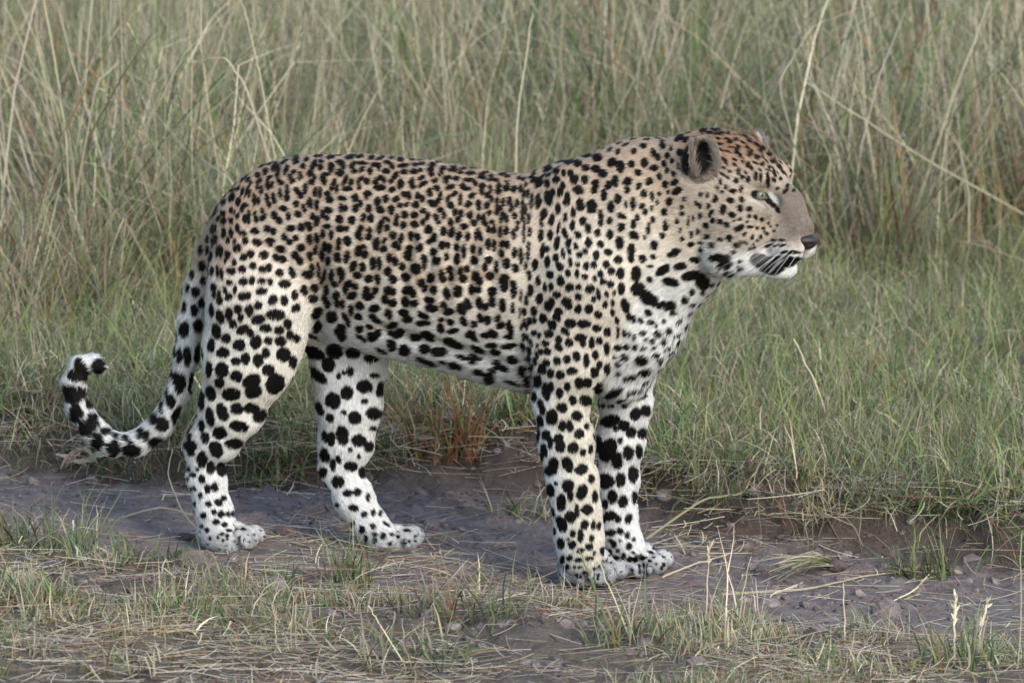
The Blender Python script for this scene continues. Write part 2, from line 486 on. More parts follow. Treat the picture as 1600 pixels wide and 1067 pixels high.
def stem(pts_px, label, w=.0011, col=(.55, .47, .32), standing=True, head=False, seed=1, name='dry_grass_stem', lift=.004, dd=0, d0=None):
    """a single stem through photograph points; it stands in one plane or lies along the ground"""
    r = np.random.default_rng(seed)
    if standing:
        b = gp(*pts_px[0]); rest = d0 is not None; d0 = d0 if rest else dep(b)
        K = [to_world([p[0], p[1], d0 + dd * i / (len(pts_px) - 1)]) for i, p in enumerate(pts_px)]
        if not rest: K[0] = b - np.array([0, 0, .01])
    else:
        K = [gp(*p) + np.array([0, 0, lift * (1 + 1.5 * (i % 2))]) for i, p in enumerate(pts_px)]
    K = np.array(K); u = np.linspace(0, len(K) - 1, 6 * (len(K) - 1) + 1)
    Q = np.stack([np.interp(u, range(len(K)), K[:, i]) for i in range(3)], 1)
    Q[1:-1] = (Q[:-2] + 2 * Q[1:-1] + Q[2:]) / 4
    Q += r.normal(0, .0012, Q.shape) * np.linspace(0, 1, len(Q))[:, None]
    B = Blades(); c = np.array(col)
    wd = w * np.linspace(1.15, .55, len(Q))
    sdv = np.cross(Q[-1] - Q[0], np.array([0, -1, .15]))
    B.ribbon(Q, wd, c * .9, c * 1.08, sdv)
    B.ribbon(Q, wd, c * .9, c * 1.08, np.cross(Q[-1] - Q[0], sdv))
    if head:
        a, b = Q[-7], Q[-1]
        for q in range(26):
            k = q / 25; p = a * (1 - k) + b * k; t = (b - a) / np.linalg.norm(b - a)
            dr = t + r.normal(0, .3, 3); dr /= np.linalg.norm(dr)
            B.ribbon(p + dr * np.linspace(0, r.uniform(.008, .016), 3)[:, None], np.array([.0008, .0019, .0003]), c * 1.1, c * 1.15, np.cross(dr, r.normal(0, 1, 3)))
    o = B.build(name)
    o.data.transform(Matrix.Translation(-Vector(K[0]))); o.location = K[0]
    tag(o, label, 'grass stem', 'single dry grass stems')
    return o
PALE = (.70, .62, .45); GRN = (.20, .23, .10)
stem([(990, 1000), (962, 940), (932, 868)], 'pale stem rising across the near front paw', .0011, PALE, seed=2)
stem([(972, 1012), (940, 950), (915, 880), (905, 858)], 'green stem leaning left across the near front paw', .0016, GRN, seed=3)
stem([(1492, 1030), (1491, 980), (1492, 930)], 'pale upright stalk with seed head, left one of the lower right pair', .0014, PALE, head=True, seed=4)
stem([(1530, 1030), (1532, 985), (1545, 938)], 'pale leaning stalk with seed head, right one of the lower right pair', .0014, PALE, head=True, seed=5)
stem([(1320, 1010), (1320, 960), (1318, 910)], 'thin upright stem before the track, left of the two pale stalks', .0009, PALE, seed=6)
stem([(1152, 990), (1160, 930), (1174, 868)], 'tall thin stem standing right of the front paws', .0009, (.6, .52, .34), seed=7)
stem([(1590, 1045), (1596, 960), (1594, 830)], 'thin stem along the right edge of the picture in front of the track', .0009, PALE, seed=8)
stem([(118, 860), (114, 835), (115, 812)], 'short white stalk standing in the tuft left of the hind paws', .0022, (.74, .70, .60), seed=9)
stem([(1600, 335), (1440, 245), (1260, 130)], 'long straight straw crossing the upper right meadow on a slant', .0021, PALE, d0=2300, seed=10, dd=-300)
stem([(1430, 330), (1480, 180), (1545, 2)], 'long pale stem leaning right at the upper right', .0019, PALE, d0=2350, seed=11)
stem([(1250, 260), (1215, 130), (1270, 40), (1340, 14)], 'bent straw arching over above the far ear', .0017, (.6, .55, .40), d0=2300, seed=12)
stem([(805, 330), (808, 180), (832, 20)], 'tall pale stem rising behind the middle of the back', .0018, PALE, d0=1900, seed=13)
stem([(1305, 690), (1280, 610), (1240, 528)], 'broken pale stem leaning left on the bank right of the chest', .0015, PALE, seed=14)
stem([(120, 300), (150, 130), (190, 92), (240, 190)], 'bent straw making a peak at the upper left', .0018, PALE, d0=1650, seed=15)
stem([(430, 280), (385, 135), (352, 90), (300, 96)], 'bent straw hooked to the left above the rump', .0017, (.6, .55, .40), d0=1650, seed=16)
stem([(660, 640), (630, 600), (592, 560)], 'pale leaning stem behind the far hind leg', .0016, PALE, seed=17)
stem([(1125, 932), (1260, 930), (1345, 905), (1455, 892)], 'long straw lying on the bare track right of the paws', .0014, (.55, .48, .35), False, seed=18)
stem([(1462, 890), (1430, 930), (1385, 948)], 'curved straw lying at the foot of the bank at the right', .0014, PALE, False, seed=19)
stem([(1255, 915), (1205, 938), (1195, 948)], 'short thick straw lying in front of the straw bundle', .0018, PALE, False, seed=20)
stem([(330, 842), (285, 800), (262, 745), (268, 700)], 'pale forked straw standing behind the hind paw', .0014, (.6, .52, .42), seed=21)
stem([(170, 818), (250, 800), (330, 815)], 'straw lying across the bare track left of the hind leg', .0014, (.5, .42, .34), False, seed=22)
stem([(640, 1040), (600, 985), (575, 945)], 'thin straw leaning left below the hind legs', .001, PALE, seed=23)
stem([(1010, 870), (1100, 850), (1160, 800), (1200, 770)], 'greenish straw leaning up the bank beside the far front paw', .0016, (.32, .31, .19), False, lift=.03, seed=24)
stem([(1035, 905), (1085, 890), (1140, 870)], 'straight straw lying beside the far front paw', .0013, PALE, False, seed=25)

# dry folded leaf on the bank under the tail tip
r = np.random.default_rng(77)
lf = bpy.data.objects.new('dry_leaf_clump', None); COL.objects.link(lf)
lf.location = gp(122, 735); tag(lf, 'pale withered leaf clump lying on the soil below the curled tail', 'dry leaves')
for k in range(15):
    a = r.uniform(-.9, 2.4); ln_ = r.uniform(.03, .085); wd_ = r.uniform(.0015, .0045) if k else .006
    c_ = np.array([(.50, .40, .31), (.58, .47, .37), (.38, .34, .26), (.30, .24, .19)][r.integers(4)]) if k else np.array((.34, .36, .29))
    if k == 0: a, ln_ = -.45, .08
    q = np.linspace(0, 1, 10)[:, None]
    Q = np.array([r.normal(0, .012), r.normal(0, .01), .012 + r.uniform(0, .02)]) + np.array([math.cos(a), r.normal(-.2, .3), -math.sin(a) * .45]) * ln_ * (q - .35) + np.array([0, -.01, r.uniform(.0, .02)]) * np.sin(q * 3)
    Q = Q + r.normal(0, .0014, Q.shape); Q[:, 2] = np.maximum(Q[:, 2], .001)
    B = Blades(); B.ribbon(Q, wd_ * np.sin(np.linspace(.35, 2.9, 10)) * r.uniform(.7, 1.2, 10) + .0005, c_, c_ * .8, np.array([math.sin(a), .6, math.cos(a)]))
    B.build('leaf', parent=lf)
# straw bundle with a dark root end
sb = bpy.data.objects.new('straw_bundle', None); COL.objects.link(sb)
b0 = gp(1300, 893); sb.location = b0; tag(sb, 'torn grass bundle with a dark muddy root end lying on the track', 'straw bundle')
B = Blades(); e0 = gp(1215, 912) - b0
for k in range(46):
    s0 = r.normal(0, .005, 3); tip = e0 * r.uniform(.5, 1.15) + r.normal(0, .012, 3) + np.array([0, 0, .008])
    q = np.linspace(0, 1, 6)[:, None]
    c_ = pick_col(r, .08, .05) * .7
    B.ribbon(np.array([0, 0, .012]) + s0 + (tip - s0) * q + np.array([0, 0, .010]) * np.sin(q * 3.1), np.full(6, .0013), c_, c_, np.array([.2, 1, .3]))
B.build('straw', parent=sb)

def lump(name, c, rad, mat, seed, parent=None, sq=(1, 1, .6)):
    import bmesh
    bm = bmesh.new(); bmesh.ops.create_icosphere(bm, subdivisions=3, radius=1)
    co = np.array([v.co for v in bm.verts]); k = 1 + .35 * fbm(co * 1.3, 3, seed) + .12 * fbm(co * 4, 2, seed + 3)
    for v, q in zip(bm.verts, co * k[:, None] * rad * np.array(sq)): v.co = q
    me = bpy.data.meshes.new(name); bm.to_mesh(me); bm.free(); me.materials.append(mat)
    o = bpy.data.objects.new(name, me); COL.objects.link(o); o.location = c
    if parent: o.parent = parent
    return o
m, nt, bs = new_mat('mud_clod')
nz_ = nt.nodes.new('ShaderNodeTexNoise'); nz_.inputs['Scale'].default_value = 120; nz_.inputs['Detail'].default_value = 6
rp_ = nt.nodes.new('ShaderNodeValToRGB'); rp_.color_ramp.elements[0].color = (.025, .018, .016, 1); rp_.color_ramp.elements[1].color = (.12, .09, .085, 1)
tc_ = nt.nodes.new('ShaderNodeTexCoord'); nt.links.new(tc_.outputs['Object'], nz_.inputs['Vector'])
nt.links.new(nz_.outputs[0], rp_.inputs[0]); nt.links.new(rp_.outputs[0], bs.inputs['Base Color']); bs.inputs['Roughness'].default_value = .95
M_CLOD = m
lump('root_end', (.004, 0, .010), .017, M_CLOD, 3, sb, (1.2, .8, .7))
for k, (px_, py_, r_, lb) in enumerate([(444, 832, .013, 'small dark clod on bare soil between the hind legs'), (291, 843, .013, 'brown crumb of soil just left of the near hind paw'),
        (1392, 872, .016, 'mud clod at the foot of the bank below the blue green tuft'), (833, 922, .012, 'reddish crumb of soil left of the near front paw'),
        (1190, 900, .010, 'small clod on the straw strewn soil left of the torn bundle'), (215, 925, .016, 'clod of soil among short straw left of centre foreground')]):
    q = gp(px_, py_); o = lump('soil_clod', (q[0], q[1], q[2] + r_ * .25), r_, M_CLOD, 20 + k, None, (1.2, 1, .6))
    tag(o, lb, 'clod', 'loose clods of soil')
for k in range(0):
    pass


# ------------------------------------------------------------------ leopard: body as one implicit surface
VX = 2.5
O0 = np.array([84., 186., -330.]); O1 = np.array([1296., 934., 320.])
NG = ((O1 - O0) / VX).astype(int) + 1
FLD = np.full(NG, 400., dtype=np.float32)
AX = [O0[i] + VX * np.arange(NG[i], dtype=np.float32) for i in range(3)]
BONES = []        # (fn, direction, label) for fur flow and regions

def bbox(lo, hi):
    a = np.maximum(((np.array(lo) - O0) / VX).astype(int), 0)
    b = np.minimum(((np.array(hi) - O0) / VX).astype(int) + 2, NG)
    return tuple(slice(a[i], b[i]) for i in range(3))
def coords(sl):
    return (AX[0][sl[0]][:, None, None], AX[1][sl[1]][None, :, None], AX[2][sl[2]][None, None, :])
def smin(a, b, k):
    h = np.maximum(k - np.abs(a - b), 0) / k
    return np.minimum(a, b) - h * h * k * .25
def add(fn, lo, hi, k, bone=None, label=None, sub=False):
    mg = k + 12
    sl = bbox(np.array(lo) - mg, np.array(hi) + mg)
    X, Y, Z = coords(sl)
    g = fn(X, Y, Z).astype(np.float32)
    if sub: FLD[sl] = -smin(-FLD[sl], g, k)
    else: FLD[sl] = smin(FLD[sl], g, k)
    if bone is not None: BONES.append((fn, np.array(bone, float) / np.linalg.norm(bone), label))

def rcone(p1, r1, p2, r2, ds=1.0):
    """tapered capsule; ds flattens it across the depth axis"""
    p1 = np.array(p1, float); p2 = np.array(p2, float)
    def fn(X, Y, Z):
        sc = np.array([1, 1, 1 / ds])
        a = p1 * sc; b = p2 * sc; ab = b - a; L2 = ab @ ab
        x = X - a[0]; y = Y - a[1]; z = Z / ds - a[2]
        h = np.clip((x * ab[0] + y * ab[1] + z * ab[2]) / L2, 0, 1)
        h = h * h * (3 - 2 * h) * .25 + h * .75
        return (np.sqrt((x - ab[0] * h) ** 2 + (y - ab[1] * h) ** 2 + (z - ab[2] * h) ** 2) - (r1 + (r2 - r1) * h)) * (1 if ds >= 1 else (.5 + .5 * ds))
    return fn
def limb(pts, k, label, ds=.85, kk=None):
    """pts: (px,py,d,r)"""
    for i, (a, b) in enumerate(zip(pts[:-1], pts[1:])):
        r = max(a[3], b[3])
        lo = np.minimum(a[:3], b[:3]) - r; hi = np.maximum(a[:3], b[:3]) + r
        add(rcone(a[:3], a[3], b[:3], b[3], ds), lo, hi, k if i == 0 or kk is None else kk, np.array(b[:3]) - np.array(a[:3]), label)
def ell(c, R, rad):
    """ellipsoid; R rows are its axes"""
    c = np.array(c, float)
    def fn(X, Y, Z):
        x = X - c[0]; y = Y - c[1]; z = Z - c[2]
        q = [(x * R[i][0] + y * R[i][1] + z * R[i][2]) for i in range(3)]
        k0 = np.sqrt(sum((q[i] / rad[i]) ** 2 for i in range(3)))
        k1 = np.sqrt(sum((q[i] / rad[i] ** 2) ** 2 for i in range(3))) + 1e-6
        return k0 * (k0 - 1) / k1
    return fn
def add_ell(c, R, rad, k, bone, label, sub=False):
    m_ = max(rad)
    add(ell(c, R, rad), np.array(c) - m_, np.array(c) + m_, k, bone, label, sub)

def bd(px, py, v):
    """depth of a body point at lateral offset v (near side negative)"""
    return -(px - .304 * v - 640) * .32 + (py - 400) * .176 + .953 * v
def gd(px, py):
    """depth at which the ground plane shows at px, py"""
    return (370 + .045 * (px - 925) - (py - 533.5) * .985) / .174

ST = np.array([  # px, top, bottom, half width
    (318, 395, 430, 12), (322, 368, 450, 32), (330, 338, 474, 54), (345, 310, 500, 74), (370, 281, 520, 90), (410, 255, 535, 100), (450, 243, 540, 104),
    (500, 238, 541, 106), (560, 238, 552, 112), (620, 242, 566, 118), (680, 250, 580, 122), (740, 260, 596, 124), (790, 268, 608, 122),
    (830, 268, 618, 116), (880, 252, 620, 106), (920, 246, 610, 100), (960, 244, 596, 92), (1000, 250, 575, 78), (1030, 275, 555, 60), (1046, 310, 530, 40), (1054, 350, 500, 18)])
def torso(X, Y, Z):
    x = X[:, 0, 0]
    top = np.interp(x, ST[:, 0], ST[:, 1]); bot = np.interp(x, ST[:, 0], ST[:, 2]); hw = np.interp(x, ST[:, 0], ST[:, 3])
    out = np.maximum(ST[0, 0] - x, x - ST[-1, 0]); out = np.maximum(out, 0)[:, None, None]
    ker = np.ones(9) / 9
    if len(x) > 30:
        pad = lambda q: np.convolve(np.pad(q, 4, mode='edge'), ker, 'valid')
        top, bot, hw = pad(top), pad(bot), pad(hw)
    zc = ((top + bot) / 2)[:, None, None]; hz = ((bot - top) / 2)[:, None, None]; hw = hw[:, None, None]
    yy = (Y - zc) / hz
    dc = -(X - 640) * .32 + (Y - 400) * .176
    # widest a little above the middle, narrower towards spine and keel
    zz = (Z - dc) / (hw * (1.03 - .13 * yy - .10 * yy * yy))
    q = np.sqrt(np.abs(yy) ** 2.25 + np.abs(zz) ** 2.25 + 1e-9)
    return (q - 1) * np.minimum(hz, hw) * .9 + out
add(torso, (318, 236, -330), (1054, 622, 320), 10, (-1, .12, .32), 'torso')
def torso_pt(X, Y, Z):
    top = np.interp(X, ST[:, 0], ST[:, 1]); bot = np.interp(X, ST[:, 0], ST[:, 2]); hw = np.interp(X, ST[:, 0], ST[:, 3])
    zc = (top + bot) / 2; hz = (bot - top) / 2
    dc = -(X - 640) * .32 + (Y - 400) * .176
    q = np.sqrt(((Y - zc) / hz) ** 2 + ((Z - dc) / hw) ** 2)
    return (q - 1) * np.minimum(hz, hw) * .9 + np.maximum(np.maximum(ST[0, 0] - X, X - ST[-1, 0]), 0)
BONES[-1] = (torso_pt, BONES[-1][1], 'torso')

def J(px, py, v, r): return (px, py, bd(px, py, v), r)
# neck
limb([J(1095, 322, -6, 112), J(1020, 352, -2, 128), J(925, 400, 0, 140)], 34, 'neck', .66)
# chest keel and throat
limb([J(1062, 420, -2, 52), J(1002, 500, 0, 62), J(975, 580, 6, 48)], 30, 'chest', .9)
# near shoulder and foreleg
limb([J(900, 312, -52, 52), J(925, 420, -74, 74), J(880, 540, -72, 60)], 26, 'shoulder_near', .62)
limb([J(935, 430, -66, 70), J(892, 560, -72, 56), J(876, 625, -70, 45), J(884, 690, -70, 43.5), J(894, 750, -69, 40.5), J(901, 800, -68, 38.5), J(905, 840, -67, 38), J(908, 866, -66, 38)], 20, 'fore_near', .80, 16)
# far shoulder and foreleg
limb([J(930, 320, 50, 52), J(985, 440, 60, 66), J(985, 540, 62, 56)], 26, 'shoulder_far', .62)
limb([J(985, 540, 56, 54), J(978, 625, 64, 43), J(970, 690, 66, 38), J(965, 750, 68, 34), J(965, 800, 68, 31), J(970, 838, 68, 31), J(984, 862, 68, 30)], 20, 'fore_far', .85, 14)
# near hind leg
limb([J(398, 350, -48, 66), J(412, 450, -66, 84), J(396, 530, -70, 78)], 26, 'thigh_near', .58)
limb([J(412, 470, -66, 80), J(390, 560, -70, 72), J(366, 630, -68, 54), J(338, 682, -66, 40), J(319, 702, -64, 32)], 20, 'hind_near', .70, 16)
limb([J(318, 698, -64, 30), J(322, 745, -63, 31.5), J(333, 795, -62, 31), J(342, 832, -62, 29), J(358, 846, -62, 25)], 12, 'hind_near', .80, 10)
# far hind leg
limb([J(450, 350, 48, 66), J(520, 450, 62, 82), J(545, 540, 66, 60)], 26, 'thigh_far', .58)
limb([J(535, 500, 62, 66), J(545, 570, 66, 59), J(546, 630, 68, 53), J(541, 690, 68, 43), J(531, 730, 68, 35)], 20, 'hind_far', .74, 16)
limb([J(531, 728, 68, 34), J(553, 780, 66, 33), J(578, 818, 64, 29), J(600, 840, 62, 25)], 12, 'hind_far', .82, 10)
# tail
TAIL = [(364, 342, 80, 27), (329, 398, 96, 25), (308, 450, 110, 22), (299, 500, 120, 20), (291, 555, 131, 19.5), (279, 612, 146, 19.5), (252, 662, 160, 20),
        (215, 692, 176, 19.5), (180, 694, 188, 19), (147, 674, 196, 19.5), (122, 640, 202, 20.5), (114, 602, 202, 20), (122, 575, 200, 18), (142, 569, 198, 15), (152, 573, 197, 12.5)]
limb(TAIL, 22, 'tail', 1.0, 8)
def crease(pl, r, k):
    for a, b in zip(pl[:-1], pl[1:]):
        a, b = np.array(a, float), np.array(b, float)
        add(rcone(a, r, b, r), np.minimum(a, b) - r, np.maximum(a, b) + r, k, sub=True)
def tside(px, py, off=0):
    hw = np.interp(px, ST[:, 0], ST[:, 3]); top = np.interp(px, ST[:, 0], ST[:, 1]); bot = np.interp(px, ST[:, 0], ST[:, 2])
    y_ = (py - (top + bot) / 2) / ((bot - top) / 2)
    return (px, py, -(px - 640) * .32 + (py - 400) * .176 - hw * (1.03 - .13 * y_ - .1 * y_ * y_) * max(1 - abs(y_) ** 2.25, .02) ** .444 - off)
crease([tside(498, 400), tside(500, 470), tside(492, 540, 4)], 7, 24)
crease([tside(600, 520), tside(690, 545), tside(780, 570)], 5, 22)
for k in range(5): crease([tside(640 + 34 * k, 380, 3), tside(628 + 34 * k, 470, 3)], 3.5, 16)

# paws: toes rest on the ground plane
WU = np.array([0, -CP, -SP])
def toe(px, py, r, lab, fwd, ln=1.5, k=5.0, tall=1.0, wid=1.0):
    d = gd(px, py + r * tall) + r * .17
    f = np.array(fwd, float); f /= np.linalg.norm(f)
    s = np.cross(f, WU); s /= np.linalg.norm(s)
    add_ell((px, py, d), [f, s, WU], (r * ln, r * wid, r * tall), k, f, lab)
def paw(lab, toes, pads, fwd):
    for px, py, r, ln in pads: toe(px, py, r, lab, fwd, ln, 14)
    for px, py, r, ln in toes: toe(px, py, r, lab, fwd, ln, 5, 1.02)
    f = np.array(fwd, float); f /= np.linalg.norm(f)
    f = f + np.array([-.18, 0, -.35]); f /= np.linalg.norm(f)
    for (ax_, ay_, ar_, al_), (bx_, by_, br_, bl_) in zip(toes[:-1], toes[1:]):
        A = np.array([ax_, ay_, gd(ax_, ay_ + ar_) + ar_ * .17]); B = np.array([bx_, by_, gd(bx_, by_ + br_) + br_ * .17])
        M = (A + B) / 2; r_ = (ar_ + br_) / 2
        g0 = M + WU * r_ * .88 - f * r_ * .2; g1 = M + WU * r_ * .45 + f * r_ * 1.0; g2 = M - WU * r_ * .7 + f * r_ * 1.12
        for p, q in ((g0, g1), (g1, g2)):
            add(rcone(p, 4.8, q, 5.2), np.minimum(p, q) - 5, np.maximum(p, q) + 5, 6, sub=True)
FW = (.80, .07, -.58)
FW2 = (.93, .04, -.34)
paw('paw_fore_near', [(890, 896, 21, 1.15), (913, 898, 22.5, 1.25), (941, 897, 23, 1.25), (964, 890, 20.5, 1.15)], [(902, 880, 35, 1.0), (924, 880, 33, 1.1), (940, 888, 26, 1.1)], FW)
paw('paw_fore_far', [(979, 885, 19.5, 1.25), (1001, 887, 20.5, 1.25), (1022, 881, 21.5, 1.25), (1035, 874, 19.5, 1.15)], [(985, 872, 30, 1.1), (1006, 870, 27, 1.2)], FW)
paw('paw_hind_near', [(338, 844, 19, 1.35), (361, 842, 22, 1.25), (383, 840, 22.5, 1.2), (397, 836, 19.5, 1.1)], [(342, 834, 30, 1.25), (365, 835, 25, 1.2)], FW2)
paw('paw_hind_far', [(596, 846, 18, 1.5), (617, 844, 21.5, 1.3), (636, 841, 23, 1.2), (645, 838, 20.5, 1.1)], [(594, 840, 25, 1.5), (618, 838, 23, 1.3)], FW2)

# head frame
HY = math.radians(28)
H0 = np.array([1150., 310., -192.])
HF = np.array([math.cos(HY), math.sin(HY) * SP, -math.sin(HY) * CP])
HL = np.array([math.sin(HY), -math.cos(HY) * SP, math.cos(HY) * CP])
HN = np.array([0, -CP, -SP])
HR = [HF, HL, HN]
def hp(f, l, u): return H0 + HF * f + HL * l + HN * u
def hrot(vf, vl, vu):
    v = HF * vf + HL * vl + HN * vu
    return v / np.linalg.norm(v)
BK = -HF
def hell(f, l, u, rf, rl, ru, k, bone, lab='head', sub=False, R=None):
    add_ell(hp(f, l, u), R or HR, (rf, rl, ru), k, bone, lab, sub)
def hcone(a, ra, b, rb, k, bone, lab='head'):
    p, q = hp(*a), hp(*b); r = max(ra, rb)
    add(rcone(p, ra, q, rb), np.minimum(p, q) - r, np.maximum(p, q) + r, k, bone, lab)
hell(-6, 0, 26, 86, 68, 78, 30, BK + HN * .1)                       # cranium
hcone((-50, 0, 20), 78, (-5, 0, -8), 72, 30, BK)                    # back of skull into neck
for s_ in (-1, 1):
    hell(22, s_ * 38, -34, 56, 38, 50, 18, BK - HN * .25)           # cheek
    hell(56, s_ * 42, -6, 34, 24, 26, 14, BK)                       # cheekbone
    hell(60, s_ * 30, 42, 25, 22, 17, 18, BK + HN * .4)             # brow
    hcone((4, s_ * 30, -76), 45, (68, s_ * 12, -97), 22, 16, BK - HN * .3)   # lower jaw
hcone((60, 0, 20), 32, (90, 0, -6), 27, 16, BK + HN * .12, 'muzzle')
hcone((88, 0, -2), 30, (115, 0, -34), 21, 14, BK + HN * .12, 'muzzle')       # bridge of the nose
hcone((60, 0, -32), 44, (106, 0, -52), 29, 14, BK, 'muzzle')
for s_ in (-1, 1):
    hell(103, s_ * 20, -68, 30, 22, 27, 9, BK - HN * .15, 'muzzle')         # whisker pad
hell(82, 0, -104, 27, 23, 21, 14, BK - HN * .2, 'chin')                     # chin
# mouth line between the lips
for s_ in (-1, 1):
    for a, b in (((112, 20, -93), (96, 33, -93)), ((96, 33, -93), (60, 46, -90))):
        p, q = hp(a[0], s_ * a[1], a[2]), hp(b[0], s_ * b[1], b[2])
        add(rcone(p, 2.6, q, 2.6), np.minimum(p, q) - 4, np.maximum(p, q) + 4, 3, sub=True)
# eye sockets
for s_ in (-1, 1):
    hell(78, s_ * 50, 17, 17, 15, 11, 9, None, None, True)
    hcone_a = (84, s_ * 34, 8)
    hell(*hcone_a, 10, 9, 12, 8, None, None, True)
# ears: cupped shells opening forwards and outwards
def ear(f, l, u, s, lab, op, w=31, h=34):
    o = hrot(*op); up = hrot(-.10, s * .28, 1); up = up - o * (up @ o); up /= np.linalg.norm(up); wd = np.cross(o, up)
    c = hp(f, l, u)
    add_ell(c, [o, wd, up], (24, w, h), 6, up + BK * .2, lab)
    add_ell(c + o * 17, [o, wd, up], (23, w - 8, h - 6.5), 3, None, None, True)
    return c, o, up, wd
EN = ear(-22, -68, 71, -1, 'ear_near', (.62, -.76, .12))
EF = ear(2, 70, 62, 1, 'ear_far', (.70, .70, .12), 28, 34)

# polygonise
grid = openvdb.FloatGrid()
grid.background = 400.0
grid.copyFromArray(FLD)
pts, quads = grid.convertToQuads(isovalue=-4.0)
del grid
pts = pts.astype(np.float64) * VX + O0
quads = quads.astype(np.int64)
# light smoothing (keeps volume): two Taubin passes
def taubin(Pt, Q, it=3):
    E = np.concatenate([Q[:, [0, 1]], Q[:, [1, 2]], Q[:, [2, 3]], Q[:, [3, 0]]])
    E = np.concatenate([E, E[:, ::-1]])
    deg = np.bincount(E[:, 0], minlength=len(Pt)).astype(float)
    for _ in range(it):
        for lam in (.6, -.62):
            S = np.stack([np.bincount(E[:, 0], weights=Pt[E[:, 1], i], minlength=len(Pt)) for i in range(3)], 1) / deg[:, None]
            Pt = Pt + lam * (S - Pt)
    return Pt
pts = taubin(pts, quads, 3)
nrm = None
def vnormals(Pt, Q):
    n = np.cross(Pt[Q[:, 2]] - Pt[Q[:, 0]], Pt[Q[:, 3]] - Pt[Q[:, 1]])
    out = np.zeros_like(Pt)
    for c_ in range(4):
        for i in range(3): out[:, i] += np.bincount(Q[:, c_], weights=n[:, i], minlength=len(Pt))
    return out / (np.linalg.norm(out, axis=1, keepdims=True) + 1e-12)
nrm = vnormals(pts, quads)
g1 = pts[quads[:2000, 0]]; 
# orient outwards using the field gradient sign at a sample
ix = ((pts[::500] + nrm[::500] * 4 - O0) / VX).round().astype(int); ix = np.clip(ix, 0, NG - 1)
iy = ((pts[::500] - nrm[::500] * 4 - O0) / VX).round().astype(int); iy = np.clip(iy, 0, NG - 1)
if np.mean(FLD[ix[:, 0], ix[:, 1], ix[:, 2]] - FLD[iy[:, 0], iy[:, 1], iy[:, 2]]) < 0:
    quads = quads[:, ::-1]; nrm = -nrm
del FLD
pts = pts + nrm * ((fbm(pts / 55, 2, 201) * 3.0 + fbm(pts / 22, 2, 203) * 1.0) * sstep(1090, 1040, pts[:, 0]) * sstep(800, 760, pts[:, 1]))[:, None]
nrm = vnormals(pts, quads)
print('body verts', len(pts))

# ---- regions and fur flow at any surface points
LABELS = sorted(set(b[2] for b in BONES if b[2]))
def regions(Pt):
    W = {l: np.zeros(len(Pt)) for l in LABELS}; Dv = np.zeros_like(Pt); tot = np.zeros(len(Pt)) + 1e-12
    for fn, d, l in BONES:
        s = fn(Pt[:, 0], Pt[:, 1], Pt[:, 2])
        w = np.exp(-np.clip(s + 4, -6, 200) / 7.0)
        W[l] += w; Dv += w[:, None] * d; tot += w
    for l in LABELS: W[l] /= tot
    return W, Dv / tot[:, None]

# ---- coat markings.  Each list: zoom origin x, y, scale, then x, y, rx, ry[, angle] in that zoom
TR = []
def tr(ox, oy, s, txt):
    for e in txt.split(';'):
        v = [float(q) for q in e.split(',')]
        if len(v) == 4: v.append(0)
        TR.append((ox + v[0] * s, oy + v[1] * s, v[2] * s, v[3] * s, v[4]))
tr(780, 480, .3, "515,40,20,20;370,85,28,20;445,88,32,20;508,110,20,18;562,127,17,22;343,125,24,17,40;275,92,28,16,50;230,65,20,18;300,55,26,14,50;258,138,24,20;312,168,17,20;310,210,24,16,40;365,185,20,20;425,158,30,20;437,190,14,16;482,185,15,28;522,172,16,20;557,215,14,34;250,232,22,18;242,190,20,16;302,282,20,22;352,270,17,22;400,255,18,24;452,278,16,36;500,248,16,24;248,292,18,18;225,325,22,26;268,345,18,22;318,352,20,22;380,332,30,18;197,388,20,30;245,440,18,48,-10;270,415,16,28;315,445,17,28;355,413,15,24;418,395,26,30;458,392,22,26;495,338,20,26;520,300,14,20;560,322,18,28;515,418,26,28;183,472,14,22;222,520,15,42,-12;325,522,28,24,20;383,484,20,22;448,485,32,28,15;403,566,28,24,20;274,572,28,40;215,594,15,30,-10;328,620,18,28;366,618,18,30;415,660,26,24;245,668,20,28;268,705,14,32;310,688,24,26;318,725,24,30;384,732,26,30;236,745,16,34,-15;453,620,12,18;436,756,16,18;475,740,10,22;203,665,10,38;222,780,10,26;285,820,24,36;270,850,30,28;350,810,24,30;365,830,20,30;428,845,32,28,-30;478,895,14,22;297,918,10,10;358,930,30,32;372,985,14,26;430,962,26,40,15;270,955,20,34,-10;325,1015,24,44;495,985,14,30;225,860,8,25")
tr(780, 480, .3, "905,30,16,14;885,5,14,10;673,45,14,22;700,60,12,20;735,70,12,14;790,80,16,14;745,135,16,15;652,135,14,16;680,145,9,14;702,158,9,14;612,68,10,18;590,25,10,16;616,135,7,34;760,172,10,10;792,178,12,12;615,210,20,16;662,208,16,16;707,212,12,16;748,215,12,10;805,208,10,8;648,262,24,16;600,260,10,12;617,297,14,12;740,278,34,26;835,282,14,18,-30;620,348,12,14;755,340,30,18,-10;680,370,34,14,-15;600,445,50,18,-25;700,445,40,10,-15;745,470,25,8,-25;540,515,16,12;585,517,18,10;635,487,22,9,-15;652,512,14,14;502,572,36,32;578,592,50,30,-15;708,555,26,34,30;760,540,26,28;648,615,26,28;608,632,14,14;685,650,24,30,20;743,655,24,28;512,715,28,44;570,745,38,64,20;672,757,26,36;726,752,17,34;632,697,12,18;615,800,26,42;695,870,24,44;550,905,48,38;632,900,24,38;590,985,24,34;645,1010,24,32;702,990,14,34;550,1028,16,24")
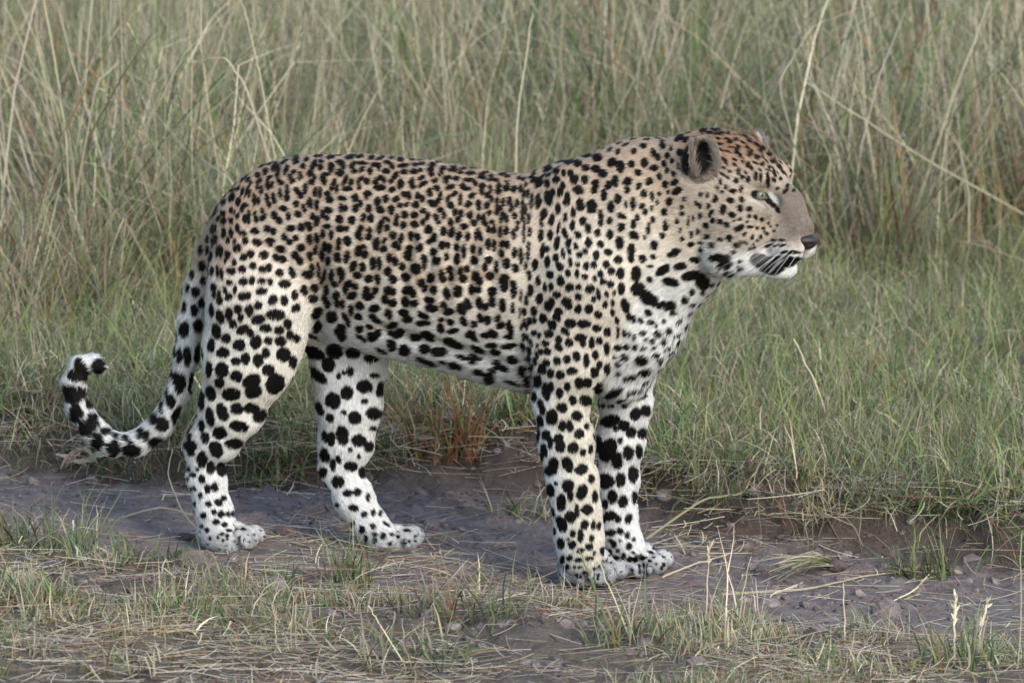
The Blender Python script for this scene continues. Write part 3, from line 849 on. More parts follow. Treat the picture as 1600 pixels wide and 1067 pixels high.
tr(820, 740, .1874, "435,305,22,50;380,360,42,48;520,300,45,44;240,320,16,40,-10;310,420,36,72,-20;250,480,18,28;500,425,30,36;568,425,18,38;612,435,14,32;400,500,20,32;465,515,26,58;555,540,20,30;305,582,30,44,-15;395,590,32,34;357,543,10,10;530,608,32,26;648,645,18,36;460,643,30,20,-15;575,660,14,16;320,715,18,36,10;375,697,20,26;445,717,34,16;540,705,34,18;352,772,24,20,-20;690,735,20,10,20;660,725,20,10;415,775,12,9;465,780,16,9;428,840,11,11;455,858,12,9;490,820,14,9;575,790,12,18;610,850,12,18;453,908,9,9;605,870,12,11")
tr(820, 740, .1874, "715,350,50,38;780,378,24,30;665,380,22,24;862,375,26,42,15;795,480,24,28;725,492,34,28;682,497,20,18;855,512,16,30,-10;715,555,22,18;745,585,24,26;800,560,12,10;868,605,22,26;908,548,14,18;775,640,12,14;825,685,22,30;715,645,18,24;760,700,30,20,20;905,655,12,12;915,718,30,22;992,698,26,16;875,712,16,20;1045,728,16,10;995,760,12,18;955,770,10,14;955,815,9,20;1005,825,12,12;985,865,10,12;898,805,8,14;1155,690,14,12;1120,665,12,10;1158,760,14,14;1140,785,9,14;1045,655,30,10,25;1085,625,24,10,15")
tr(260, 480, .375, "225,40,16,28,-15;262,30,14,26;300,10,14,16;345,15,18,22;380,52,28,18,-15;455,32,38,22;310,45,12,16;278,72,16,16;210,100,17,32,-10;250,130,18,20;318,95,26,18,-30;347,108,16,16;412,88,24,16;468,95,20,16;505,68,16,20;303,158,26,22;188,160,14,28;237,190,26,20;375,145,22,28,10;425,140,16,16;475,142,22,20;512,115,12,18;540,130,14,18;290,226,20,16;330,215,18,24;382,222,20,28;415,192,16,20;487,198,28,30,20;180,258,12,34;232,262,28,30;292,288,24,22;425,262,26,24;526,228,15,26;222,315,18,20;355,308,38,26,-25;362,350,34,26,-10;452,318,34,42,30;187,360,20,32,-10;270,363,38,26;148,388,14,42;233,437,22,38,-20;294,423,26,22;354,420,30,20;387,450,26,30,40;184,457,16,40,-10;303,495,38,22,10;222,523,28,26;148,495,12,26;282,567,38,20;162,545,18,24;207,590,26,34,-25;148,633,20,34;102,578,28,24;95,540,12,16;104,610,16,12;185,668,18,26;230,673,24,28;147,716,13,18;112,698,12,11;200,750,14,18,-20;170,755,12,18;112,757,11,10;142,785,10,12;176,819,13,12;217,813,18,14,30;237,795,11,11;155,866,11,12;198,853,11,11;229,862,13,15;206,895,16,11;243,905,11,10;255,862,8,10;274,862,8,10;173,927,8,10;120,820,7,9;90,715,6,10;95,675,8,10;130,675,7,7;183,960,7,8;150,912,6,8;230,945,12,5;215,960,6,6;235,970,6,6;260,930,12,5;320,925,12,5;255,955,5,10")
tr(260, 480, .375, "612,190,50,24,20;675,240,26,30,-20;700,182,34,30,20;776,190,30,24;852,212,28,20;765,268,14,20;718,285,10,14;740,270,8,9;632,285,45,20,40;866,284,20,9;825,330,32,26;752,357,26,28;695,390,30,34,-20;890,343,16,30,10;826,393,14,10;640,422,14,30,-20;740,438,10,10;785,460,27,26;862,443,32,24;682,460,16,18,-30;733,535,24,40,-10;800,555,28,26;840,580,20,22;858,505,14,8;663,540,14,24;688,548,16,30;766,594,9,8;800,622,8,8;662,617,17,30,-15;695,655,12,26;718,633,10,16,-20;768,662,26,20;818,688,20,24;653,690,18,20;716,727,26,24,15;755,775,20,15;795,770,16,15;838,793,8,16;680,775,8,14;780,835,20,14;823,862,14,12;862,856,9,14;890,860,7,12;860,912,12,10;778,900,8,14;817,928,13,16;868,945,12,9;903,952,13,12;832,965,6,14;868,970,9,12;712,823,8,10;915,905,18,5,30;940,945,10,5;965,955,8,6;1000,930,12,5;1010,975,6,6;930,985,6,6")
tr(60, 500, .2625, "870,58,26,50,10;945,38,24,44,5;885,215,22,62;840,215,18,46,5;945,200,22,56,5;820,105,10,34;812,190,10,34;845,380,30,62,10;822,350,22,44;912,380,22,70,5;795,320,10,36;787,485,28,44;830,570,40,60,20;765,440,10,36;730,510,14,36,15;737,545,8,16;736,620,40,46,25;686,590,24,34,25;700,728,50,34,-20;610,675,26,32,30;640,692,24,36,15;555,775,58,38,0;545,730,18,18;515,703,22,18;462,690,22,16;450,755,46,44;440,780,36,34;400,663,36,20;350,722,42,50,-10;352,760,20,26;318,583,34,30;290,640,56,50,-20;335,620,26,30;225,560,42,56;300,500,24,36,-25;205,450,62,56;240,440,50,44;165,410,24,30;258,290,36,66,-25;300,345,46,30,-20;220,335,48,38,10;355,280,42,46,-10")
tr(280, 200, .3375, "75,760,18,22;105,640,16,24;110,705,12,22;105,810,16,22;70,845,16,28;85,915,18,32;25,830,10,26;30,935,16,40;40,740,8,20;100,565,10,22;60,680,10,20")
tr(1020, 180, .2624, "60,185,16,20;30,250,14,20;15,315,16,16;68,292,14,18;88,245,12,18;108,200,10,16;85,332,14,18;40,365,12,20;125,352,11,18;75,413,16,22;132,398,24,14,-25;148,450,30,16,-35;98,518,18,26,10;28,522,11,16;70,577,16,20;188,500,8,12;172,550,10,12;175,588,16,12;143,632,11,14;75,655,16,30;162,684,9,12;55,718,16,18;10,775,16,24;175,735,12,16;228,708,11,20;225,770,22,14,-10;128,820,36,20,-30;252,860,28,14;58,920,44,22,-40;165,900,36,18,-20;350,775,22,16,15;323,723,20,14;402,740,16,12;455,730,18,20;318,658,17,17;358,628,14,15;403,635,16,14;440,652,15,18;347,587,12,24,25;283,540,13,18;332,545,10,18,20;258,525,7,14;374,500,15,22,20;285,470,10,14;326,475,7,16;268,695,10,18;283,600,9,20;243,615,5,18;210,635,5,30;280,760,12,10,30;285,803,14,12")
tr(1020, 180, .2624, "418,565,18,28,10;462,510,22,18,20;470,592,24,16,10;520,555,16,22;530,505,14,18;475,452,20,14;525,440,12,24,10;495,390,14,16;433,430,9,12;415,458,10,9;385,435,9,14;403,398,9,16,15;535,370,14,10;570,383,11,18;508,335,11,20,15;460,335,8,9;485,298,9,9;565,298,11,18,20;588,318,9,12;537,278,9,12,20;522,243,11,12;500,215,14,18;612,365,11,24;643,372,9,26;684,385,10,42,-5;578,228,14,22,20;620,252,16,14,20;650,292,13,13;692,312,9,9;720,350,7,18,-30;575,560,18,16,-40;520,622,10,10;575,602,11,10;612,607,10,14;562,630,8,8;648,620,10,10;515,672,34,13,-25;580,662,16,8;620,672,10,10;653,668,10,10;545,705,11,12;590,724,12,12;640,722,10,10;678,705,13,9;622,742,7,8;485,628,9,6;497,772,20,12,20;520,755,10,8;480,815,18,10,15;550,757,9,8;580,790,8,8;605,790,7,7;685,645,6,8;660,690,6,6;720,690,6,6;740,660,6,6;700,660,6,6;600,770,6,6")
tr(1020, 180, .2624, "400,850,60,24;425,890,46,28,-10;450,945,30,16;520,912,20,14;520,870,16,8;240,960,70,20,-10;295,1000,36,36;105,990,44,22,10;440,145,22,7,10;490,150,16,7;460,165,18,8;545,130,20,6,20;575,160,18,8,30;620,180,20,10,40;655,200,16,10,40;690,235,18,10,35;510,190,14,9;560,195,12,9;640,215,16,10,45;715,275,18,12,40;745,310,20,9,45;770,340,18,7,50;815,330,16,6,60;760,380,12,8,50;740,440,12,9;790,455,18,9,-50;800,425,12,8,-40;720,385,8,16,-40;845,415,12,6,30;835,450,8,10,30;300,95,24,12,-20;375,90,30,8;395,115,30,8,-10;340,110,20,8;200,150,22,14,-30;160,140,30,16,-30;160,225,18,20,20;115,275,11,14;150,305,8,18;90,460,10,10;38,470,10,14")
tr(1020, 180, .2624, "635,868,58,40,15;700,895,80,50,10;770,872,90,36,-3;845,862,40,16,-15;700,780,32,9;770,775,30,6,-5;720,745,20,6;770,745,20,5;820,816,66,9,0")
tr(800, 200, .3, "645,760,26,38;655,840,36,36;700,880,44,32,40;735,900,24,26;800,925,50,22;830,925,20,26;900,895,18,20;840,965,16,13;620,630,17,28;620,675,16,24;680,680,20,20;740,612,18,24;845,650,36,17,-25;785,740,42,20,-40;875,720,34,18,-15;955,685,28,14;825,803,42,20,15;930,765,50,20,-15;990,800,36,36,30;570,835,17,30;565,757,20,28;588,925,20,38,-10;607,980,16,22;632,995,12,18,20;670,1003,12,12;720,1015,15,12;750,1028,8,12;788,1005,10,10;715,788,16,14;635,560,26,20,30;560,598,20,32;552,687,20,20;490,712,17,18;515,748,17,20;568,517,17,22;510,553,17,26;632,503,14,22;690,440,14,14;710,525,10,28;800,510,13,26;783,562,15,18;690,570,9,10;735,672,12,12;718,720,15,7;732,478,9,16;652,468,12,16;630,395,14,34;595,400,9,20;675,408,14,16;728,420,8,16;730,357,9,24;758,390,11,11;770,345,8,12;820,385,15,22;790,438,16,16,-30;855,328,28,16,-35;688,345,16,20;800,295,14,18;848,285,22,14,-25;600,280,26,18,-15;660,305,14,20,20;600,325,14,18;655,237,18,18;740,210,24,14,-10;690,183,17,24;620,190,18,18;565,205,20,30;523,182,28,20,-40;760,152,14,18;785,95,16,16;735,130,15,20;715,280,20,18;768,252,10,16;535,280,17,30;552,370,20,26;515,412,17,30;462,455,13,28;460,490,12,24;510,485,17,18;572,458,24,14,20;447,547,16,20,-20;460,608,18,18;500,648,20,17;440,665,17,22;398,600,17,24;425,713,16,18")
tr(800, 200, .3, "295,172,28,20,-20;340,188,22,16;385,145,28,14;445,158,26,18,-10;383,210,20,18;437,215,26,18,-20;325,270,22,24,30;380,272,18,22;472,240,24,20;435,295,20,24;430,325,15,20;500,300,17,24;480,350,16,30;345,325,28,20,15;357,402,20,30;415,410,26,36;250,338,15,24;290,360,14,28;283,392,16,16;265,300,13,18;230,270,17,18;185,218,24,14,-25;140,285,22,28,20;183,292,15,22;228,228,16,16;270,235,12,18;306,238,15,18;235,175,16,12;240,420,14,30;320,440,12,26;278,465,12,22;207,480,14,32,15;165,450,20,30,20;155,490,11,24;190,365,20,38,-10;210,338,13,22;137,385,16,38,8;370,485,18,20;315,510,12,26;396,525,15,26;275,550,14,26,-15;243,520,8,34,10;198,560,15,26;343,558,16,20;150,560,14,34,5;235,600,14,36,10;295,600,14,24,15;333,617,13,17;300,645,10,16;265,655,10,26,-10;352,662,14,16;382,643,13,14;230,675,13,20;305,702,10,24;342,712,11,11;250,722,17,24,-20;186,697,14,28;160,640,12,38,8;183,630,12,16;387,720,14,20;462,762,15,20;340,758,12,20;292,758,12,20;380,775,14,14;430,783,12,14;200,765,20,20;255,797,18,28;300,833,22,20;346,828,15,16;405,838,26,20;475,802,18,16;513,815,17,16;450,868,12,28,-10;425,892,11,18;492,865,11,16;532,858,10,14;235,872,17,19;345,880,20,16;285,905,26,22,30;345,942,18,24;400,942,22,24;295,930,16,18;245,955,22,18,40;208,905,14,24,-20;190,930,16,28,-10;145,890,18,30,10;97,845,17,30;115,955,16,22,-15;160,990,18,24,20;232,985,22,18,40;210,1025,24,20,40;305,1017,28,22,10;375,1018,34,20;447,972,20,20;485,920,13,16;523,910,9,18;525,962,10,18;438,1042,20,18;90,770,13,28;137,795,13,26;120,710,14,30,8;172,830,10,26;203,830,11,22;62,955,10,20;75,895,8,28;40,960,6,30")

tr(320, 230, 0.15933, "1010,62,45,14,-10;880,82,38,12,-25;790,97,30,9,-25;895,135,30,40,30;1000,130,24,24;960,192,30,22,-20;785,145,40,14,-30;685,195,22,55,28;800,225,20,50,20;640,160,35,12,-40;595,245,24,34,20;560,190,40,10,-30;505,195,45,10,-35;520,280,26,24,-40;425,325,30,12,-45;390,290,20,60,42;360,340,16,24,20;280,365,20,40,40;720,240,20,60,12;715,300,18,30;745,350,34,22,20;875,245,28,20,-20;840,300,22,28,20;860,330,24,26;938,283,24,38,5;1045,200,18,40,10;1028,268,24,30;1040,345,24,26;640,300,32,16,-20;612,360,20,42,10;620,400,18,24;662,375,18,34,5;515,365,15,55,8;550,330,16,24;552,425,18,42;425,420,12,70,20;450,350,16,20;440,460,14,40,10;400,450,8,50,12;365,440,12,50,20;330,410,12,24,30;265,500,22,48,30;185,548,20,34,25;175,490,40,14,-40;270,430,40,12,-30;190,430,30,12,-45;97,635,22,55,25;325,540,24,40,5;485,520,18,60,3;528,535,18,36;370,600,16,42,12;405,570,26,22,30;610,510,20,50,-5;628,570,20,32,-15;680,505,20,55,-5;742,455,18,48,-5;812,420,16,50,-4;805,500,26,36,5;900,430,24,34,-20;935,475,24,34,-25;985,390,24,30,-20;988,430,20,36,5;180,650,28,26,-20;137,705,16,26,20;185,730,26,38,15;260,622,18,36,15;292,645,8,26,10;258,725,20,30,15;325,675,14,34,15;390,705,22,42,5;432,660,14,34,5;430,720,18,40,5;497,660,18,32;505,710,18,34;567,625,18,26,-10;575,690,24,38,35;685,670,28,40,-10;730,720,32,32,30;770,600,46,26,10;820,680,24,38;895,560,26,34,-15;915,660,40,28,30;975,605,18,42,-15;1035,550,22,52,-3;1058,680,24,30;90,805,26,46,12;100,910,26,46,20;185,845,24,48,8;260,840,20,50,-8;228,920,20,38;322,795,22,38,-8;295,925,14,28,25;375,845,32,28,-35;400,920,26,36;320,990,32,36,25;495,825,44,32,5;512,935,46,32,5;615,800,30,36,10;680,825,28,32;640,920,46,28;640,950,26,26;838,798,44,28;778,878,28,36,-10;828,928,26,26;895,890,28,26;945,785,30,38,-10;1015,775,26,46,-25;1025,905,28,42;745,1003,46,32,10;940,985,40,34;30,735,12,40,15;28,905,12,36,8;30,1010,14,40,12;150,1015,30,48,5;225,1045,28,24;65,1050,18,18")
tr(320, 390, 0.15933, "62,75,18,46,15;125,35,12,44;160,40,12,50;222,55,26,40;205,115,16,30,15;288,125,20,32;310,5,34,20;382,75,30,36,15;445,45,36,34;580,55,44,40;750,10,40,22;700,80,34,38,-15;760,95,38,32;885,55,30,34;930,105,30,40,-25;1025,65,24,36;72,210,16,46,10;128,215,14,58;168,245,16,58,-3;240,210,24,28;275,212,24,30;370,195,38,34,-35;472,160,32,36,15;562,195,30,32,-30;628,178,26,38,10;732,230,40,34,-15;858,225,32,56,-20;1000,245,44,36,20;1048,180,18,32;238,322,30,28;292,395,18,42,5;205,410,18,40,-20;235,465,34,34,20;88,370,28,38;95,440,14,42;142,440,14,44;148,505,26,34;378,318,40,36,-10;460,305,26,42,12;560,312,36,30,-25;640,318,22,34,-20;780,335,62,40;555,412,56,34;370,460,40,42;425,452,28,40,10;665,495,40,48,20;775,500,34,46,-12;882,445,32,46;975,400,34,52,-10;1060,370,20,32;1040,485,26,34;320,580,32,34;238,610,26,38;528,545,36,40,-30;445,600,30,44,20;890,575,48,30,-30;70,600,20,64")
tr(480, 230, 0.15933, "20,60,24,12,-10;110,88,46,18,-5;190,62,46,10,-5;232,102,40,20,-10;310,80,36,16,-5;430,90,50,14,-5;410,112,34,16;520,100,36,14,-20;628,108,32,20,-15;715,115,46,14,-20;828,108,30,12;915,128,32,18;1030,130,30,12;150,28,50,6;290,25,60,8;400,45,60,7;620,60,60,8,5;760,70,60,6;1000,90,50,8;75,170,22,40,20;140,145,26,16;45,230,20,40,15;25,270,28,26;132,202,28,28,30;232,200,32,48;325,158,44,24,10;350,190,24,30;318,258,46,28,-5;72,300,18,24;42,345,32,24;160,300,28,44,5;195,272,34,18,-10;168,345,26,30;440,195,26,42,15;455,240,34,24;470,160,24,14,-10;548,163,54,16,5;538,225,32,22,-30;620,240,26,34;660,180,38,18,-10;705,200,20,34,15;785,158,38,18;835,190,22,26;775,240,38,24;945,185,56,18,-5;950,248,36,26,30;1045,245,32,28;1060,180,24,16;265,345,22,34,20;240,395,22,36;292,412,18,36,10;370,330,22,52,28;395,412,48,26;435,345,20,32;525,312,36,18,-30;505,350,18,36;510,395,18,26;585,340,26,32;720,305,36,24;670,340,28,32;755,330,16,24;710,400,56,30;865,280,26,36,25;830,325,22,36,25;915,365,28,48,8;835,415,32,28,-15;1020,345,34,28,-35;1035,390,24,26;75,440,22,44;125,450,18,52,4;200,470,26,36;215,520,42,32;340,505,44,22;330,600,28,38;375,605,24,30;472,500,34,38,10;475,600,28,38;520,555,24,34;590,465,42,30;588,495,20,20;602,600,28,36;688,535,30,46,20;770,508,30,36,10;720,615,38,36;825,620,32,46;875,510,38,28,-30;970,465,46,26,10;1000,490,18,26;912,570,26,24;978,563,24,22,-20;1055,565,24,30;30,550,26,54,-3;95,572,20,50;55,678,26,34;98,730,26,48,10;20,780,28,44,-10;205,620,42,30,15;150,660,20,42,-15;190,695,34,20,15;318,708,38,38;438,718,36,36,15;320,800,36,32;385,800,30,26;545,690,26,42,12;622,695,32,44,20;195,775,42,22;155,850,22,46;235,860,26,40;530,800,34,28,-30;500,855,28,40;520,885,28,28;612,815,26,28;605,880,32,34,20;720,760,26,50,25;710,810,22,36;765,700,30,16;800,720,14,24;785,795,20,36,20;880,690,18,36,15;870,745,26,28;955,665,34,32;945,765,28,34,25;1050,670,26,34;1045,760,28,30;25,905,26,48;95,895,24,52,-14;80,1005,24,44;175,975,26,40;220,990,22,46;308,930,22,42,5;305,985,24,30;395,920,36,44;540,980,40,22,-10;505,1015,28,50;568,1045,28,24;680,940,30,50,20;680,985,30,30;760,912,16,30,8;752,995,28,34,15;842,862,34,40,20;925,895,24,48,8;860,955,34,30;890,985,24,30;1015,870,28,44;1000,995,34,32;985,1045,40,28;20,1050,24,24;395,1050,26,22;285,1055,22,16;150,1050,30,18;810,1055,24,16")
tr(480, 390, 0.15933, "25,65,28,46;75,20,20,32;145,60,24,54,-5;205,115,22,42,3;220,10,20,20;298,80,32,48,-8;390,75,30,54,10;495,30,28,38;565,50,32,34;45,180,24,40;20,245,34,42;108,170,18,44,-12;115,245,20,42;172,250,18,54;148,310,18,32;240,255,22,60,8;325,215,32,40,-25;340,265,22,50,10;328,305,12,22;270,338,32,28;450,165,32,54,25;545,170,30,40;492,252,40,34;645,135,28,64,4;710,135,22,60;605,285,38,38,-20;692,290,28,50,-8;808,78,26,44,8;865,110,30,44,10;985,55,44,28,-20;995,85,34,24;790,215,38,42,20;840,292,42,38;932,168,30,38;968,268,48,40,-15;1050,180,28,40,-20;72,375,36,42;58,480,46,38;190,400,26,44;172,475,28,34;200,535,30,38;410,330,34,32;375,385,26,50;470,358,30,28;440,450,52,30,-20;285,450,30,40;293,525,22,44;345,535,24,46;585,390,36,32;600,455,54,40;672,402,26,36,8;790,400,36,40;840,410,34,32;765,485,34,38;838,520,38,38;980,400,50,40;1040,430,24,36;965,510,40,46,-10;1045,525,30,34;110,600,40,36;80,645,46,32,-15;245,658,52,56;370,650,22,36,-20;400,710,24,42,-15;430,595,24,54;515,550,44,36,30;505,655,36,36;662,572,50,38,-20;670,675,68,26,30;795,630,38,48,-15;950,620,52,38,10;985,682,46,36;100,755,42,60,20;325,790,52,58;340,850,40,50;510,775,38,34;612,752,36,22,20;530,865,60,20,35;640,850,54,46;690,815,34,40;835,740,62,28,-22;830,820,46,26,10;900,820,60,40,-35;1045,860,40,36;825,935,44,56,-10;955,985,56,52;730,990,60,20,20;50,850,60,14,20")
tr(640, 230, 0.1968, "22,103,24,9;88,105,28,8;163,96,26,8;235,115,32,16,-15;300,123,34,11;435,132,46,12;510,170,36,12;670,185,24,8;75,142,52,12;180,147,30,18;165,185,26,22;172,220,24,18;35,200,32,22;85,190,22,14;262,172,26,18;248,215,20,28,20;350,165,30,12;340,190,36,16;420,175,28,11;405,208,24,11;485,212,40,14,-5;590,210,34,12,-10;572,240,34,20,10;650,232,24,12;650,262,40,12;690,268,22,14;735,220,32,12,-5;775,237,28,10;775,278,24,11;92,250,32,18,-20;105,300,42,18,-25;200,268,28,18,-10;15,270,24,22;25,315,26,20;305,245,26,14;285,272,24,26,20;368,255,28,18;320,320,42,20,-20;470,265,46,15,-5;520,295,22,22;420,310,28,22;455,335,36,16;580,310,26,22;572,350,22,34;615,385,24,26,20;640,335,18,34;708,320,20,32,5;705,355,26,24;770,325,24,30,35;828,335,24,30,35;160,362,24,32;218,328,28,20;245,390,20,38,8;180,450,44,26,20;225,430,20,20;62,387,22,30,20;100,410,20,28;50,458,30,26,-10;355,372,32,16,-30;305,410,18,32,25;325,465,26,28;400,420,20,48,5;495,388,34,20,-30;467,452,28,30;545,445,24,24;548,480,20,26;650,415,18,26;612,465,22,32,25;695,450,16,50,5;745,440,14,44,8;695,515,22,26;720,490,20,20;855,450,18,36;808,480,18,36,10;790,430,18,34,20;110,508,26,26;40,540,28,28,-15;145,552,18,30,15;105,593,20,24;40,612,34,24,10;245,500,22,24;210,560,22,36,-15;232,598,16,20;275,545,20,30;362,520,20,26;410,530,20,32,8;390,575,24,28,25;480,540,26,34,10;545,560,16,30,8;510,605,28,26,-20;585,570,16,36,8;600,610,20,24;632,525,20,26,15;655,595,22,22;630,655,20,26;672,650,18,34,8;735,560,20,50,18;770,570,18,34;835,545,22,28;720,672,18,42;770,662,18,38;150,655,32,36,30;192,720,26,34,15;155,755,24,22;325,600,22,30;268,668,26,36,-5;332,675,24,42,22;432,635,32,26,-15;390,705,24,34,20;462,710,20,36,10;535,690,18,50,15;568,710,16,34,3;12,705,22,36;65,710,22,30;80,800,30,34,25;258,780,26,34,20;305,780,18,28,5;190,832,32,30,-15;215,905,34,36;295,870,24,32;375,795,22,30;433,830,18,56,3;377,885,24,42;502,810,24,34;562,825,18,36;512,900,34,34;622,770,20,46,3;670,780,20,48;738,768,24,28;778,775,20,34;728,843,22,34;830,840,22,42,5;115,890,28,36;122,945,18,28;50,965,38,42,-15;315,970,30,30;250,1005,24,32;265,1045,28,26;338,1030,20,32;405,985,24,32;455,965,22,30;425,1040,34,26;520,1020,30,34;625,895,30,30;600,955,22,32;690,950,20,46;640,1025,34,28;770,920,28,42;840,960,30,36;168,1035,34,34,20;755,1045,40,30,-20;10,810,16,34;8,870,14,26;85,1055,30,14")
tr(640, 420, 0.1968, "55,12,36,26,10;168,72,32,38,15;90,110,34,34;120,160,26,32;195,168,26,36;250,35,24,30;268,85,28,26;335,60,22,38;425,75,34,30;525,60,34,40,-10;555,100,26,34;638,55,34,32;750,85,38,44,15;755,140,28,44;290,185,28,42;308,220,22,24;385,160,32,26,20;385,195,34,28,-25;490,165,22,40;540,165,38,22;655,180,34,38;655,260,30,40,-10;738,290,28,54,5;828,185,26,52,5;825,120,24,30;820,310,18,44;25,180,22,48,-25;38,270,32,26;158,248,46,24,5;175,312,52,30,8;272,287,34,28;312,338,44,26;412,320,36,48,-30;460,278,30,48,-25;552,270,28,44,-5;602,300,26,26;110,372,50,24,28;105,432,60,20,-5;248,403,28,18;325,420,32,24,20;245,470,30,40,-20;345,492,50,20,-10;430,415,28,40,-25;512,440,28,28;565,390,26,40,-15;620,405,28,40;700,388,26,24,20;725,445,32,30;790,450,24,44,-5;805,490,24,40;785,540,40,22;50,545,50,30;145,530,60,32,30;320,575,56,28,10;370,605,60,26,10;485,520,42,32;520,560,30,18,15;600,528,34,26,20;660,515,44,30,25;650,605,48,22;680,655,44,24,15;790,612,66,20,-8;545,640,60,22,25;120,635,52,34;235,660,66,36,5;405,700,44,22,15;480,730,56,22,20;525,700,56,22,28;820,720,50,32,15;695,760,38,42,-15;745,790,46,24,15;130,735,84,20,22;260,740,30,14,10;360,768,60,28,12;550,820,46,24,15;630,870,48,40,10;655,810,32,18,35;890,810,34,44;930,900,26,50,-5;820,905,70,12,18;935,970,14,30;900,620,20,38,-15;885,460,12,30;910,430,16,34,-5;908,540,14,32;950,415,20,32;935,465,12,26;910,340,18,36;988,335,22,36,-8;993,408,16,28;940,560,12,38,-10;965,590,14,34,-12;990,510,22,24;1030,530,14,24;950,650,16,34,-20;952,715,16,26;997,735,18,32,-5;1010,680,10,34,-12;1015,610,14,22;1040,660,16,24;970,790,14,30;965,830,10,30;955,790,14,20;995,900,18,42,8;1030,895,18,46;992,1010,22,34;885,210,10,50;935,250,12,42,-5;960,175,26,44")
tr(640, 230, .1968, "880,330,14,40,15;870,250,20,16,-30;905,260,24,12,-30;895,530,18,64,3;905,370,16,44,5;885,860,18,70,-3;855,640,14,30,5;825,690,20,40;860,600,20,16;940,370,14,40,5;970,430,16,64,5;928,500,12,46;950,570,14,46,5;910,720,14,40;905,655,16,46,10;955,675,14,40;945,790,14,36;925,300,12,20,10;900,450,12,30;915,590,10,30;940,860,12,40;925,940,12,34")

def visible_front(Pt):
    """nearest surface depth per photograph cell"""
    cx = ((Pt[:, 0] - 60) / 4).astype(int); cy = ((Pt[:, 1] - 180) / 4).astype(int)
    D = np.full((330, 200), 1e9); np.minimum.at(D, (cx, cy), Pt[:, 2]); return D
DF = visible_front(pts)
def front_d(px, py):
    i, j = int((px - 60) / 4), int((py - 180) / 4)
    w = DF[max(i - 1, 0):i + 2, max(j - 1, 0):j + 2]; w = w[w < 1e8]
    if len(w) == 0:
        w = DF[max(i - 3, 0):i + 4, max(j - 3, 0):j + 4]; w = w[w < 1e8]
    return float(np.median(w)) if len(w) else None

XT = lambda x_, y_: (.85 if x_ < 640 else .5) if (310 < x_ < 850 and y_ < 570) else .7
SPOTS = []   # kind 0 traced: (cx,cy,cd, rx,ry, ca,sa) ; kind 1 surface: centre, t1, t2, r1, r2, tan?
for (x_, y_, a_, b_, g_) in TR:
    d_ = front_d(x_, y_)
    if d_ is None: continue
    g = math.radians(g_)
    SPOTS.append((0, np.array([x_, y_, d_]), max(a_, 1.2) * (.98 if x_ < 300 else 1.05) + XT(x_, y_), max(b_, 1.2) * (.98 if x_ < 300 else 1.05) + XT(x_, y_), math.cos(g), math.sin(g)))

WV, DV = regions(pts)
r2 = np.random.default_rng(12)
# scatter the rest of the coat over the surface
cell = {}
CS = 40.0
def near_ok(p, sp_, extra=0):
    k0 = np.floor(p / CS).astype(int)
    for a in (-1, 0, 1):
        for b in (-1, 0, 1):
            for c_ in (-1, 0, 1):
                for q, s in cell.get((k0[0] + a, k0[1] + b, k0[2] + c_), ()):
                    if (p[0] - q[0]) ** 2 + (p[1] - q[1]) ** 2 + (p[2] - q[2]) ** 2 < ((sp_ + s) * .5) ** 2: return False
    return True
def put(p, s):
    cell.setdefault(tuple(np.floor(p / CS).astype(int)), []).append((p, s))
for s in SPOTS: put(s[1], 2.0 * max(s[2], s[3]) + 3)
order = r2.permutation(len(pts))[:60000]
WL = {l: WV[l] for l in LABELS}
TANS = []
def surf_spot(c_, n_, dv, r1, r2_, ang, tan=False):
    t1 = dv - n_ * (dv @ n_); t1 /= (np.linalg.norm(t1) + 1e-9); t2 = np.cross(n_, t1)
    ca, sa = math.cos(ang), math.sin(ang)
    e1 = t1 * ca + t2 * sa; e2 = -t1 * sa + t2 * ca
    return (2 if tan else 1, c_, r1, r2_, e1, e2)
